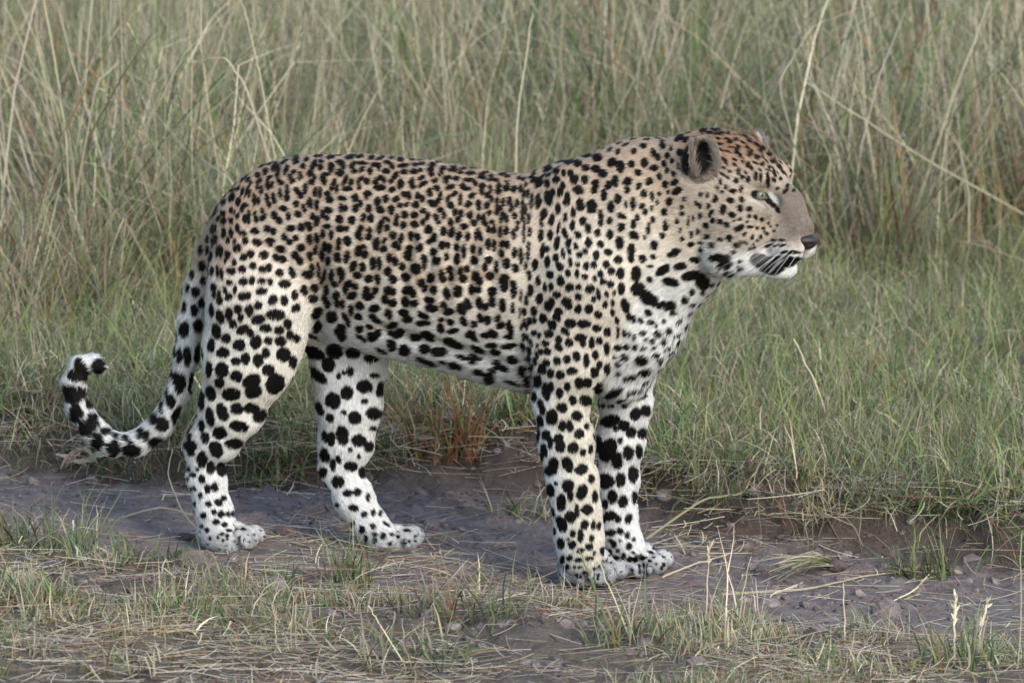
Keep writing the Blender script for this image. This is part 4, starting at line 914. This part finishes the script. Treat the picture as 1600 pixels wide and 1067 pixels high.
for vi in order:
    p = pts[vi]; n = nrm[vi]; dv = DV[vi]
    w = {l: WL[l][vi] for l in LABELS}
    head = w['head'] + w['muzzle'] + w['chin']
    if head > .5:
        # the far side of the face (the near side is traced)
        if n[2] > .0 and w['muzzle'] + w['chin'] < .3:
            if near_ok(p, 13): put(p, 13); SPOTS.append(surf_spot(p, n, dv, r2.uniform(3, 5), r2.uniform(2.6, 4), r2.uniform(0, 3)))
        continue
    if w['ear_near'] + w['ear_far'] > .4: continue
    if w['tail'] > .5:
        if n[2] > -.2 or p[1] < 480:
            sp_ = 25
            if near_ok(p, sp_): put(p, sp_); SPOTS.append(surf_spot(p, n, dv, r2.uniform(9, 13), r2.uniform(6.5, 9), 0))
        continue
    legs = w['fore_near'] + w['fore_far'] + w['hind_near'] + w['hind_far']
    paws = sum(w[l] for l in LABELS if l.startswith('paw'))
    vis = n[2] < -.05 and p[2] < (front_d(p[0], p[1]) or 1e9) + 12
    if paws > .4:
        if near_ok(p, 10): put(p, 9); SPOTS.append(surf_spot(p, n, dv, r2.uniform(1.6, 2.8), r2.uniform(1.3, 2.0), 0))
        continue
    if legs > .45 and p[1] > 500:
        sp_ = 25 if p[1] < 740 else 18
        if vis: continue
        if near_ok(p, sp_): put(p, sp_); r_ = sp_ * .30; SPOTS.append(surf_spot(p, n, dv, r_ * r2.uniform(1, 1.4), r_ * r2.uniform(.75, 1), r2.normal(0, .4)))
        continue
    px = p[0]
    if px > 828 or (px > 815 and p[1] > 300):
        if vis and px > 862 and p[1] > 300 and px < 1000: continue
        sp_ = 19.5 if not vis else (17.5 if px > 862 else 13.5)
        if near_ok(p, sp_): put(p, sp_); SPOTS.append(surf_spot(p, n, dv, r2.uniform(4.6, 6.6), r2.uniform(6.5, 9.5), r2.normal(0, .4)))
        continue
    if n[2] < .1 and p[2] < (front_d(p[0], p[1]) or 1e9) + 20: continue
    belly = sstep(0, 1, (p[1] - (515 + (px - 500) * .12)) / 30.0)
    if belly > .5:
        sp_ = 25
        if near_ok(p, sp_): put(p, sp_); SPOTS.append(surf_spot(p, n, dv, r2.uniform(9, 15), r2.uniform(5.5, 7.5), r2.normal(-.25, .25)))
        continue
    # rosettes on rump, flank and back
    top = np.interp(px, ST[:, 0], ST[:, 1])
    q = np.clip((p[1] - top) / 120, 0, 1)
    big = .70 + .36 * q
    if px < 470: big *= .86
    if n[1] < -.8: big *= .72
    sp_ = 28.5 * big
    if not near_ok(p, sp_): continue
    put(p, sp_)
    R = 10.6 * big; nb = int(r2.choice([3, 4, 4, 5])) if big > .8 else int(r2.choice([2, 3, 4]))
    if r2.random() < .10:
        SPOTS.append(surf_spot(p, n, dv, R * .85, R * .6, r2.uniform(0, 3))); continue
    SPOTS.append(surf_spot(p, n, dv, R * 1.05, R * .95, 0, True))
    t1 = dv - n * (dv @ n); t1 /= np.linalg.norm(t1); t2 = np.cross(n, t1)
    a0 = r2.uniform(0, 6.28)
    st_, an = r2.uniform(.85, 1.25), r2.uniform(0, 3.14)
    for k in range(nb):
        a = a0 + 6.283 * k / nb + r2.normal(0, .17)
        e = (math.cos(a), math.sin(a))
        c_ = p + t1 * e[0] * R * st_ + t2 * e[1] * R / st_
        tl = 1.25 if nb == 4 else (1.6 if nb == 3 else 1.0)
        if nb == 2: tl = 1.9
        SPOTS.append(surf_spot(c_, n, dv, 5.3 * big * r2.uniform(.88, 1.15), 5.2 * big * tl * r2.uniform(.78, 1.12), a))
cell2 = {}
cell = cell2
for s in SPOTS:
    if s[0] != 2: put(s[1], 2.0 * max(s[2], s[3]))
for vi in order[::-1]:      # crown of the head: close short streaks
    p = pts[vi]; q = p - H0
    if WL['head'][vi] < .5 or q @ HN < 28 + 14 * abs(q @ HL) / 60 or q @ HF < -60 or not near_ok(p, 8.5): continue
    put(p, 8); SPOTS.append(surf_spot(p, nrm[vi], DV[vi], r2.uniform(3.6, 6.6), r2.uniform(2.0, 3.0), r2.normal(0, .35)))
print('spots', len(SPOTS))

def mark(Pt):
    """signed distance (mm) to the nearest black mark and to the nearest tan rosette centre"""
    o = np.argsort(Pt[:, 0]); S = Pt[o]
    nz = np.stack([vnoise(S / 5.5, 3), vnoise(S / 5.5, 9)], 1) * 1.3 + np.stack([vnoise(S / 2.2, 4), vnoise(S / 2.2, 7)], 1) * .55
    B = np.full(len(S), 50.); T = np.full(len(S), 50.); G = np.zeros(len(S))
    X = S[:, 0]
    for s in SPOTS:
        c_ = s[1]; R = max(s[2], s[3]) + 6
        a, b = np.searchsorted(X, (c_[0] - R, c_[0] + R))
        if b <= a: continue
        sub = S[a:b]
        m_ = np.nonzero((np.abs(sub[:, 1] - c_[1]) < R) & (np.abs(sub[:, 2] - c_[2]) < (R if s[0] else R * 1.6 + 18)))[0]
        if len(m_) == 0: continue
        Q = sub[m_] - c_
        nn_ = nz[a:b][m_]
        if s[0] == 0:
            x = Q[:, 0] + nn_[:, 0]; y = Q[:, 1] + nn_[:, 1]
            u = x * s[4] + y * s[5]; v = -x * s[5] + y * s[4]
        else:
            u = Q @ s[4] + nn_[:, 0]; v = Q @ s[5] + nn_[:, 1]
        k = np.sqrt((u / s[2]) ** 2 + (v / s[3]) ** 2)
        d = (k - 1) * min(s[2], s[3])
        A = T if s[0] == 2 else B
        A[a + m_] = np.minimum(A[a + m_], d)
        if s[0] == 0 and 330 < c_[0] < 795 and 258 < c_[1] < 545: G[a + m_] += np.exp(-(np.maximum(d, 0) / 4.0) ** 2)
    T = np.minimum(T, 2.0 - 6 * sstep(1.1, 1.9, G))
    ob = np.empty_like(B); ot = np.empty_like(T); ob[o] = B; ot[o] = T
    return ob, ot

def coat(Pt, Nn, W):
    x, y, d = Pt[:, 0], Pt[:, 1], Pt[:, 2]
    n = len(Pt)
    lf = fbm(Pt / 60, 3, 77)[:, None]
    TOP = np.array([.395, .305, .222]); MID = np.array([.585, .515, .425]); WH = np.array([.62, .62, .61]); CR = np.array([.56, .525, .45])
    top = np.interp(x, ST[:, 0], ST[:, 1])
    q = sstep(0, 170, y - top)[:, None]
    C = TOP * (1 - q) + MID * q
    legs = W['fore_near'] + W['fore_far'] + W['hind_near'] + W['hind_far'] + sum(W[l] for l in LABELS if l.startswith('paw'))
    # creamy flank turning to the white belly
    wb = sstep(0, 1, (y - (400 + (x - 500) * .12)) / 170)
    wb = wb * (1 - sstep(785, 850, x) * (1 - .6 * sstep(560, 600, y)))
    C = C + (WH - C) * wb[:, None]
    # throat and chest
    e = sstep(0, 1, (x - (905 + (600 - y) * .36)) / 60) * sstep(380, 470, y + (x - 1000) * .15)
    C = C + (WH - C) * (e * (x < 1150))[:, None]
    neckm = (sstep(800, 980, x) * .6 * sstep(270, 400, y))[:, None]
    C = C + (CR - C) * neckm * (1 - e[:, None])
    # legs
    ln = (W['fore_near'] + W['shoulder_near'] * sstep(450, 560, y))
    C = C + (CR - C) * (np.clip(ln * sstep(480, 620, y), 0, 1))[:, None]
    edge = sstep(.0, .7, -Nn[:, 0]) * W['fore_near'] * sstep(560, 640, y)
    C = C + (WH - C) * edge[:, None]
    wf = np.clip(W['fore_far'] + W['hind_far'] + W['thigh_far'] * sstep(520, 560, y), 0, 1) * sstep(520, 570, y)
    C = C + (WH - C) * wf[:, None]
    hn = (x < 500) * sstep(400, 600, y)
    C = C + (np.array([.63, .60, .53]) - C) * hn[:, None]
    C = C + (WH - C) * ((x < 500) * sstep(610, 720, y))[:, None]
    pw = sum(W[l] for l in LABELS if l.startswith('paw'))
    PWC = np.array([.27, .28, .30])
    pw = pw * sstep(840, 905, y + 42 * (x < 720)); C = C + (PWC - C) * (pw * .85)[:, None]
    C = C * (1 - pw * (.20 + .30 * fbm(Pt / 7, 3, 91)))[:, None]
    # tail
    tl = W['tail'] * sstep(380, 540, y)
    C = C + (WH - C) * tl[:, None]
    # head
    hd = W['head'] + W['muzzle'] + W['chin'] + W['ear_near'] + W['ear_far']
    hd = np.clip(hd, 0, 1) * (x > 1060)
    Q = Pt - H0; hf = Q @ HF; hl = Q @ HL; hu = Q @ HN
    RU = np.array([.27, .170, .105])
    FA = np.array([.44, .37, .295])
    fc = FA * np.ones((n, 1))
    cr = sstep(30, 85, hu)[:, None]; fc = fc + (RU - fc) * cr
    lo = sstep(-40, -95, hu)[:, None]; fc = fc + (WH * .92 - fc) * lo
    mz = (sstep(52, 98, hf + .25 * hu) * sstep(-70, -44, hu) * (1 - sstep(14, 48, hu)))[:, None]
    fc = fc + (np.array([.185, .155, .130]) - fc) * mz
    C = C + (fc - C) * hd[:, None]
    B, T = mark(Pt)
    tan = sstep(1.5, -3, T)[:, None] * (1 - W['tail'][:, None])
    C = C + (np.array([.37, .275, .195]) - C) * tan * .75 * (1 - .5 * wb[:, None])
    fn_ = (vnoise(Pt / np.array([3.2, 1.6, 2.2]), 31) + .6 * vnoise(Pt / 9, 33))[:, None]
    C = C * (1 + .10 * lf + .09 * fn_ * (1 + .5 * hd[:, None]))
    blk = sstep(.9, -.7, B)
    # face paint: eye rim and tear line, white patch by the eye, lips, ear backs
    def pix(cx, cy, rx, ry, g_, soft=1.2):
        g = math.radians(g_); X = x - cx; Y = y - cy
        u = X * math.cos(g) + Y * math.sin(g); v = -X * math.sin(g) + Y * math.cos(g)
        k = np.sqrt((u / rx) ** 2 + (v / ry) ** 2)
        return sstep(soft, -soft, (k - 1) * min(rx, ry)) * (hd > .3) * (d < front_dv + 14)
    front_dv = DF[np.clip(((x - 60) / 4).astype(int), 0, 329), np.clip(((y - 180) / 4).astype(int), 0, 199)]
    k_ = .2624
    wp = np.maximum(pix(1020 + 722 * k_, 180 + 495 * k_, 13, 4.2, 52), .5 * pix(1020 + 622 * k_, 180 + 528 * k_, 12, 1.6, 30, .8))
    C = C + (WH - C) * (wp * .8)[:, None]
    wp2 = np.maximum(pix(1020 + 560 * k_, 180 + 850 * k_, 9, 6, 10), pix(1020 + 775 * k_, 180 + 968 * k_, 23, 9, -8))
    wp2 = np.maximum(wp2, pix(1020 + 790 * k_, 180 + 838 * k_, 18, 2, 0))
    C = C + (WH - C) * (wp2)[:, None]
    dk = np.maximum.reduce([pix(1020 + 628 * k_, 180 + 478 * k_, 13.5, 8.5, 12), pix(1020 + 700 * k_, 180 + 520 * k_, 13, 6.5, 38), pix(1020 + 745 * k_, 180 + 565 * k_, 6, 4, 60)])
    blk = np.where(hd > .5, np.maximum(blk * (1 - wp), dk * (1 - wp * .9)), blk)
    # ears
    for (c0, o_, up_, wd_), l in ((EN, 'ear_near'), (EF, 'ear_far')):
        q_ = Pt - c0; a = q_ @ o_; h_ = q_ @ up_; s_ = q_ @ wd_
        inner = sstep(-2, 4, a * 0 + (Nn @ o_) * 10 - 3) * (np.abs(s_) < 26) * (h_ < 30) * (W[l] > .25)
        back = sstep(.1, -.25, Nn @ o_) * (W[l] > .3) * sstep(30, 20, h_) * sstep(-30, -16, h_)
        if l == 'ear_near':
            ic = pix(1099, 246, 14, 28, 4, 2) * 1.0
            C = C + (np.array([.15, .115, .09]) - C) * (inner * .9)[:, None]; ee = sstep(.2, .6, W[l])[:, None]; C = C + (np.array([.24, .20, .165]) - C) * ee * (1 - inner[:, None]) * .8
            blk = np.maximum(blk * (1 - inner * .8), ic)
            blk = np.maximum(blk, pix(1074, 250, 9, 23, 12, 2.0))
            rim = .7 * np.maximum(pix(1084, 238, 2.2, 20, 14, 1.2), pix(1103, 212, 18, 4.5, -5, 2) * (W[l] > .75)); C = C + (np.array([.34, .30, .26]) - C) * rim[:, None]; blk = blk * (1 - rim)
        else:
            C = C + (WH * .8 - C) * inner[:, None]; blk = np.maximum(blk * (1 - inner), back)
    K = np.array([.0065, .006, .0055])
    C = C + (K - C) * blk[:, None]
    return np.clip(C, 0.004, 1), hd, blk

CV, HDV, BKV = coat(pts, nrm, WV)

# ---- leopard objects
base_w = to_world([640, 880, gd(640, 880)])
leo = bpy.data.objects.new('leopard', None); COL.objects.link(leo)
leo.location = base_w
tag(leo, 'large spotted leopard standing side on in the track, head up facing right, tail curled', 'leopard')
def rel(P): return to_world(P) - base_w
SKV = rel(pts)
nW = lambda n: np.stack([n[:, 0], n[:, 2] * CP - n[:, 1] * SP, -n[:, 2] * SP - n[:, 1] * CP], 1)
m, nt, bs = new_mat('leopard_skin')
a = nt.nodes.new('ShaderNodeAttribute'); a.attribute_name = 'coat'
nt.links.new(a.outputs['Color'], bs.inputs['Base Color'])
bs.inputs['Roughness'].default_value = .8; bs.inputs['Specular IOR Level'].default_value = .1
M_SKIN = m
body = mesh_obj('body', SKV, quads, [m], True, leo, {'coat': np.concatenate([CV, np.ones((len(CV), 1))], 1)})

# ---- fur strands
NH = 460000
tri = np.concatenate([quads[:, [0, 1, 2]], quads[:, [0, 2, 3]]])
A_ = pts[tri[:, 0]]; B_ = pts[tri[:, 1]]; C_ = pts[tri[:, 2]]
area = np.linalg.norm(np.cross(B_ - A_, C_ - A_), axis=1) / 2
cen = (A_ + B_ + C_) / 3
wgt = area * np.where(cen[:, 0] > 1055, 3.0, 1.0) * np.where(cen[:, 1] > 800, 1.6, 1.0)
tn = nrm[tri[:, 0]]
wgt = wgt * np.where(tn[:, 2] > .35, .45, 1.0)
r3 = np.random.default_rng(5)
cum = np.cumsum(wgt); ti = np.searchsorted(cum, r3.random(NH) * cum[-1])
u_, v_ = r3.random(NH), r3.random(NH); fl = u_ + v_ > 1; u_[fl] = 1 - u_[fl]; v_[fl] = 1 - v_[fl]
T_ = tri[ti]
RP = pts[T_[:, 0]] * (1 - u_ - v_)[:, None] + pts[T_[:, 1]] * u_[:, None] + pts[T_[:, 2]] * v_[:, None]
RN = nrm[T_[:, 0]] * (1 - u_ - v_)[:, None] + nrm[T_[:, 1]] * u_[:, None] + nrm[T_[:, 2]] * v_[:, None]
RN /= np.linalg.norm(RN, axis=1, keepdims=True)
WR, DR = regions(RP)
_h = WR['head'] + WR['muzzle'] + WR['chin'] + WR['ear_near'] + WR['ear_far']
HDR = np.clip(_h, 0, 1) * (RP[:, 0] > 1060)
Qh = RP - H0; hf = Qh @ HF; hl = Qh @ HL; hu = Qh @ HN
# no hair on the nose leather, in the eye and in the mouth slit
EYE_P = np.array([1186.0, 305.5]); 
keep = ~((np.hypot((RP[:, 0] - EYE_P[0]) / 10.5, (RP[:, 1] - EYE_P[1]) / 7.5) < 1) & (RP[:, 2] < H0[2]))
keep &= ~((hf > 112) & (hu < -48) & (hu > -74) & (np.abs(hl) < 21))
ln = np.full(NH, 6.8)
ln += 6 * sstep(520, 600, RP[:, 1]) * WR['torso'] + 6 * WR['chest']
ln -= .3 * (WR['fore_near'] + WR['fore_far'] + WR['hind_near'] + WR['hind_far'])
paws = sum(WR[l] for l in LABELS if l.startswith('paw'))
ln = ln * (1 - .55 * paws)
ln = np.where(WR['tail'] > .5, 8.5 + 1.5 * sstep(500, 680, RP[:, 1]), ln)
fl_ = 7.0 - 3.2 * sstep(40, 90, hf) + 6 * sstep(-20, -100, hu) * sstep(90, 20, hf)
ln = np.where(HDR > .5, fl_, ln)
ear_w = WR['ear_near'] + WR['ear_far']
ln = np.where(ear_w > .4, 9.0, ln)
ln = ln * np.exp(r3.normal(0, .20, NH))
CR_ = None
fd = DR + np.stack([vnoise(RP / 14, 61), vnoise(RP / 14, 62), vnoise(RP / 14, 63)], 1) * .16 + r3.normal(0, .10, (NH, 3))
# hair lies down along the flow, never into the skin
fd = fd - RN * np.sum(fd * RN, 1, keepdims=True)
fd /= np.linalg.norm(fd, axis=1, keepdims=True) + 1e-9
lift = np.clip(.26 + .10 * r3.normal(0, 1, NH), .08, .6)
lift = np.where(WR['tail'] > .5, lift + .14, lift)
NS = 4
ks = np.linspace(0, 1, NS)
H = np.empty((NH, NS, 3))
for i, k in enumerate(ks):
    H[:, i] = RP + (fd * (k * 1.0) + RN * (lift * (k * 1.5 - .75 * k * k))[:, None]) * ln[:, None] - RN * (.6 if i == 0 else 0)
H = H[keep]; RNk = RN[keep]; Wk = {l: w_[keep] for l, w_ in WR.items()}
jp = r3.normal(0, .5, (len(H), 3))
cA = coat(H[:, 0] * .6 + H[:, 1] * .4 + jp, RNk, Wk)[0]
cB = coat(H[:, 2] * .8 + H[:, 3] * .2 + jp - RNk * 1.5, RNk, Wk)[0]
nr = nW(RN[keep]); lnk = ln[keep]
nh = len(H)
jit = np.exp(r3.normal(0, .18, nh))[:, None]
cA = np.clip(cA * jit, .005, .95); cB = np.clip(cB * jit, .005, .95)
colr = np.stack([cA, cA * .6 + cB * .4, cB, cB], 1).reshape(-1, 3)
Hw = rel(H.reshape(-1, 3))
def curve_obj(name, P, ns, rad, mat, attrs, parent):
    hc = bpy.data.hair_curves.new(name)
    n = len(P) // ns
    hc.add_curves([ns] * n)
    hc.attributes['position'].data.foreach_set('vector', np.asarray(P, dtype=np.float32).ravel())
    ra = hc.attributes.get('radius') or hc.attributes.new('radius', 'FLOAT', 'POINT')
    ra.data.foreach_set('value', np.asarray(rad, dtype=np.float32).ravel())
    for k, v in attrs.items():
        if v.shape[1] == 4:
            q = hc.attributes.new(k, 'FLOAT_COLOR', 'POINT'); q.data.foreach_set('color', v.astype(np.float32).ravel())
        else:
            q = hc.attributes.new(k, 'FLOAT_VECTOR', 'CURVE'); q.data.foreach_set('vector', v.astype(np.float32).ravel())
    hc.materials.append(mat)
    o = bpy.data.objects.new(name, hc); COL.objects.link(o); o.parent = parent
    return o
m, nt, bs = new_mat('leopard_fur')
N, L = nt.nodes, nt.links
a = N.new('ShaderNodeAttribute'); a.attribute_name = 'coat'
L.new(a.outputs['Color'], bs.inputs['Base Color'])
an = N.new('ShaderNodeAttribute'); an.attribute_name = 'skin_normal'
ge = N.new('ShaderNodeNewGeometry')
vm = N.new('ShaderNodeVectorMath'); vm.operation = 'SCALE'; vm.inputs['Scale'].default_value = .35
L.new(ge.outputs['Normal'], vm.inputs[0])
va = N.new('ShaderNodeVectorMath'); va.operation = 'ADD'; L.new(an.outputs['Vector'], va.inputs[0]); L.new(vm.outputs[0], va.inputs[1])
vn = N.new('ShaderNodeVectorMath'); vn.operation = 'NORMALIZE'; L.new(va.outputs[0], vn.inputs[0])
L.new(vn.outputs[0], bs.inputs['Normal'])
bs.inputs['Roughness'].default_value = .6; bs.inputs['Specular IOR Level'].default_value = .08
M_FUR = m
rad = np.outer(np.where(lnk < 8, .34, .48), np.array([1.0, .95, .7, .18])) / 1000
fur = curve_obj('fur', Hw, NS, rad, m, {'coat': np.concatenate([colr, np.ones((nh * NS, 1))], 1), 'skin_normal': nr}, leo)

# ---- long pale hairs inside the ears
m, nt, bs = new_mat('ear_hair'); bs.inputs['Base Color'].default_value = (.20, .175, .145, 1); bs.inputs['Roughness'].default_value = .6
EP = []; ER = []; r6 = np.random.default_rng(8)
for (c0, o_, up_, wd_), sg in ((EN, 1), (EF, 1)):
    sgn = 1 if (wd_ @ HF) > 0 else -1
    for k in range(420):
        fr = k % 3 != 0
        a = r6.uniform(-1.2, 1.2)
        if fr: p0 = c0 + o_ * r6.uniform(3, 9) + wd_ * sgn * (24 - 3 * a * a + r6.normal(0, 2)) + up_ * (a * 22 - 5); d0 = -wd_ * sgn * .55 + up_ * .8 + o_ * .25
        else: p0 = c0 + o_ * r6.uniform(4, 10) - wd_ * sgn * (22 - 3 * a * a + r6.normal(0, 1.5)) + up_ * (a * 20); d0 = wd_ * sgn * .5 + up_ * .7 + o_ * .3
        d0 = d0 + r6.normal(0, .22, 3); d0 /= np.linalg.norm(d0); L_ = r6.uniform(8, 19)
        for t_ in np.linspace(0, 1, 5):
            EP.append(p0 + d0 * L_ * t_ + up_ * L_ * .15 * t_ * t_); ER.append(.00042 * (1 - .75 * t_))
curve_obj('ear_hair', rel(np.array(EP)), 5, np.array(ER), m, {}, leo)

# ---- eye, nose, whiskers
def surf_d(px, py):
    k = np.argmin(np.hypot(pts[:, 0] - px, pts[:, 1] - py) + (pts[:, 2] > H0[2]) * 1e3)
    return pts[k], nrm[k]
def uv_sphere(nu=32, nv=20):
    V = []; F = []
    for i in range(nv + 1):
        th = math.pi * i / nv
        for j in range(nu):
            ph = 2 * math.pi * j / nu
            V.append((math.sin(th) * math.cos(ph), math.sin(th) * math.sin(ph), math.cos(th)))
    for i in range(nv):
        for j in range(nu):
            F.append((i * nu + j, i * nu + (j + 1) % nu, (i + 1) * nu + (j + 1) % nu, (i + 1) * nu + j))
    return np.array(V), np.array(F)
m, nt, bs = new_mat('eye')
N, L = nt.nodes, nt.links
tc = N.new('ShaderNodeTexCoord'); sx = N.new('ShaderNodeSeparateXYZ'); L.new(tc.outputs['Object'], sx.inputs[0])
rr = N.new('ShaderNodeVectorMath'); rr.operation = 'LENGTH'
cx_ = N.new('ShaderNodeCombineXYZ'); L.new(sx.outputs[0], cx_.inputs[0]); L.new(sx.outputs[1], cx_.inputs[1]); L.new(cx_.outputs[0], rr.inputs[0])
mm = N.new('ShaderNodeMath'); mm.operation = 'MULTIPLY'; mm.inputs[1].default_value = 100; L.new(rr.outputs['Value'], mm.inputs[0])
rp = N.new('ShaderNodeValToRGB'); L.new(mm.outputs[0], rp.inputs[0]); rp.color_ramp.interpolation = 'LINEAR'
e = rp.color_ramp.elements
e[0].position = .15; e[0].color = (.008, .008, .008, 1); e[1].position = .20; e[1].color = (.09, .095, .065, 1)
for p_, c_ in ((.55, (.13, .135, .09)), (.76, (.07, .072, .05)), (.84, (.015, .013, .012)), (.99, (.01, .01, .01))):
    q = e.new(p_); q.color = (*c_, 1)
L.new(rp.outputs[0], bs.inputs['Base Color']); bs.inputs['Roughness'].default_value = .10; bs.inputs['Specular IOR Level'].default_value = .3
M_EYE = m
SV, SF = uv_sphere()
def eyeball(l_sign):
    if l_sign < 0:
        sp_, sn = surf_d(EYE_P[0], EYE_P[1])
        c0 = np.array([EYE_P[0], EYE_P[1], sp_[2] + 6.0])
    else:
        q = np.array([EYE_P[0], EYE_P[1], surf_d(EYE_P[0], EYE_P[1])[0][2] + 6.0]) - H0
        f_, l_, u__ = q @ HF, q @ HL, q @ HN
        c0 = hp(f_, -l_, u__)
    o = mesh_obj('eye', SV * .0112, SF, [M_EYE], True, leo)
    o.location = rel(c0)
    g = hrot(.80, l_sign * .62, .02) if l_sign > 0 else np.array([.42, .02, -.91])
    gw = nW(g[None])[0]
    o.rotation_mode = 'QUATERNION'; o.rotation_quaternion = Vector(gw).to_track_quat('Z', 'Y')
    return o, c0
eyeN, EC = eyeball(-1); eyeF, EC2 = eyeball(1)
# eyelids: a dark almond rim round each eyeball
m, nt, bs = new_mat('dark_skin'); bs.inputs['Base Color'].default_value = (.012, .011, .011, 1); bs.inputs['Roughness'].default_value = .38
M_DARK = m
def eyelid(c0, nrm_, ax, upv):
    V = []; F = []; na, nb = 36, 8
    for i in range(na):
        a = 2 * math.pi * i / na
        rx_, ry_ = 11.6, (5.0 if math.sin(a) > 0 else 6.2)
        cc = c0 + ax * rx_ * math.cos(a) + upv * ry_ * math.sin(a) + nrm_ * (7.8 - 3.4 * abs(math.cos(a)) ** 2)
        out = ax * math.cos(a) + upv * math.sin(a)
        tk = 2.3 + .5 * (math.sin(a) > 0) + 1.2 * max(0, math.cos(a)) ** 3
        for j in range(nb):
            b = 2 * math.pi * j / nb
            V.append(rel(cc + out * tk * math.cos(b) + nrm_ * 1.7 * math.sin(b)))
    for i in range(na):
        for j in range(nb):
            F.append((i * nb + j, i * nb + (j + 1) % nb, ((i + 1) % na) * nb + (j + 1) % nb, ((i + 1) % na) * nb + j))
    return mesh_obj('eyelid', V, F, [M_DARK], True, leo)
en = np.array([.25, -.05, -.96]); en /= np.linalg.norm(en)
ax = np.array([.94, .22, .25]); ax -= en * (ax @ en); ax /= np.linalg.norm(ax); upv = np.cross(ax, en); upv = upv if upv[1] < 0 else -upv
eyelid(EC, en, ax, upv)
en2 = en - 2 * HL * (en @ HL); ax2 = ax - 2 * HL * (ax @ HL); up2 = upv - 2 * HL * (upv @ HL)
eyelid(EC2, en2, ax2, up2)

# nose pad with nostrils
m, nt, bs = new_mat('nose_leather'); bs.inputs['Base Color'].default_value = (.018, .014, .014, 1); bs.inputs['Roughness'].default_value = .42
nb_ = nt.nodes.new('ShaderNodeTexVoronoi'); nb_.inputs['Scale'].default_value = 700
bp = nt.nodes.new('ShaderNodeBump'); bp.inputs['Strength'].default_value = .3; bp.inputs['Distance'].default_value = .0006
nt.links.new(nb_.outputs[0], bp.inputs['Height']); nt.links.new(bp.outputs[0], bs.inputs['Normal'])
SV2, SF2 = uv_sphere(40, 28)
NVt = []
for q in SV2:
    f_, l_, u__ = q
    w_ = 1.0 + .35 * u__                       # wide on top, narrow below
    nos = math.exp(-((abs(l_) - .55) ** 2 / .03 + (u__ + .15) ** 2 / .05)) * (f_ > 0)
    NVt.append(rel(hp(122 + 20.5 * f_ * (1 + .05 * u__) - 4 * nos, 20 * l_ * w_ * (1 + .2 * max(0, -f_)), -58 + 13.5 * u__)))
mesh_obj('nose', NVt, SF2, [m], True, leo)

# whiskers
r4 = np.random.default_rng(3)
m, nt, bs = new_mat('whisker'); bs.inputs['Base Color'].default_value = (.85, .84, .82, 1); bs.inputs['Roughness'].default_value = .4
WP = []; WRD = []
for s_ in (-1, 1):
    for row in range(4):
        for k in range(4):
            f_ = 114 - 10 * k + 3 * row; u__ = -56 - 7 * row
            l_ = s_ * (33 + 2.2 * k)
            L_ = (70 + 16 * k - 6 * row) * r4.uniform(.75, 1.1)
            d0 = HF * (-.30 - .13 * k) + HL * s_ * (.75 + r4.normal(0, .12)) + HN * (-.30 - .16 * row + r4.normal(0, .12))
            d0 /= np.linalg.norm(d0); bend = -HN * .35 - HF * .25
            p0 = hp(f_, l_, u__)
            for t_ in np.linspace(0, 1, 8):
                WP.append(p0 + d0 * L_ * t_ + bend * L_ * t_ * t_ * .45); WRD.append(.0002 * (1 - .8 * t_))
curve_obj('whiskers', rel(np.array(WP)), 8, np.array(WRD), m, {}, leo)
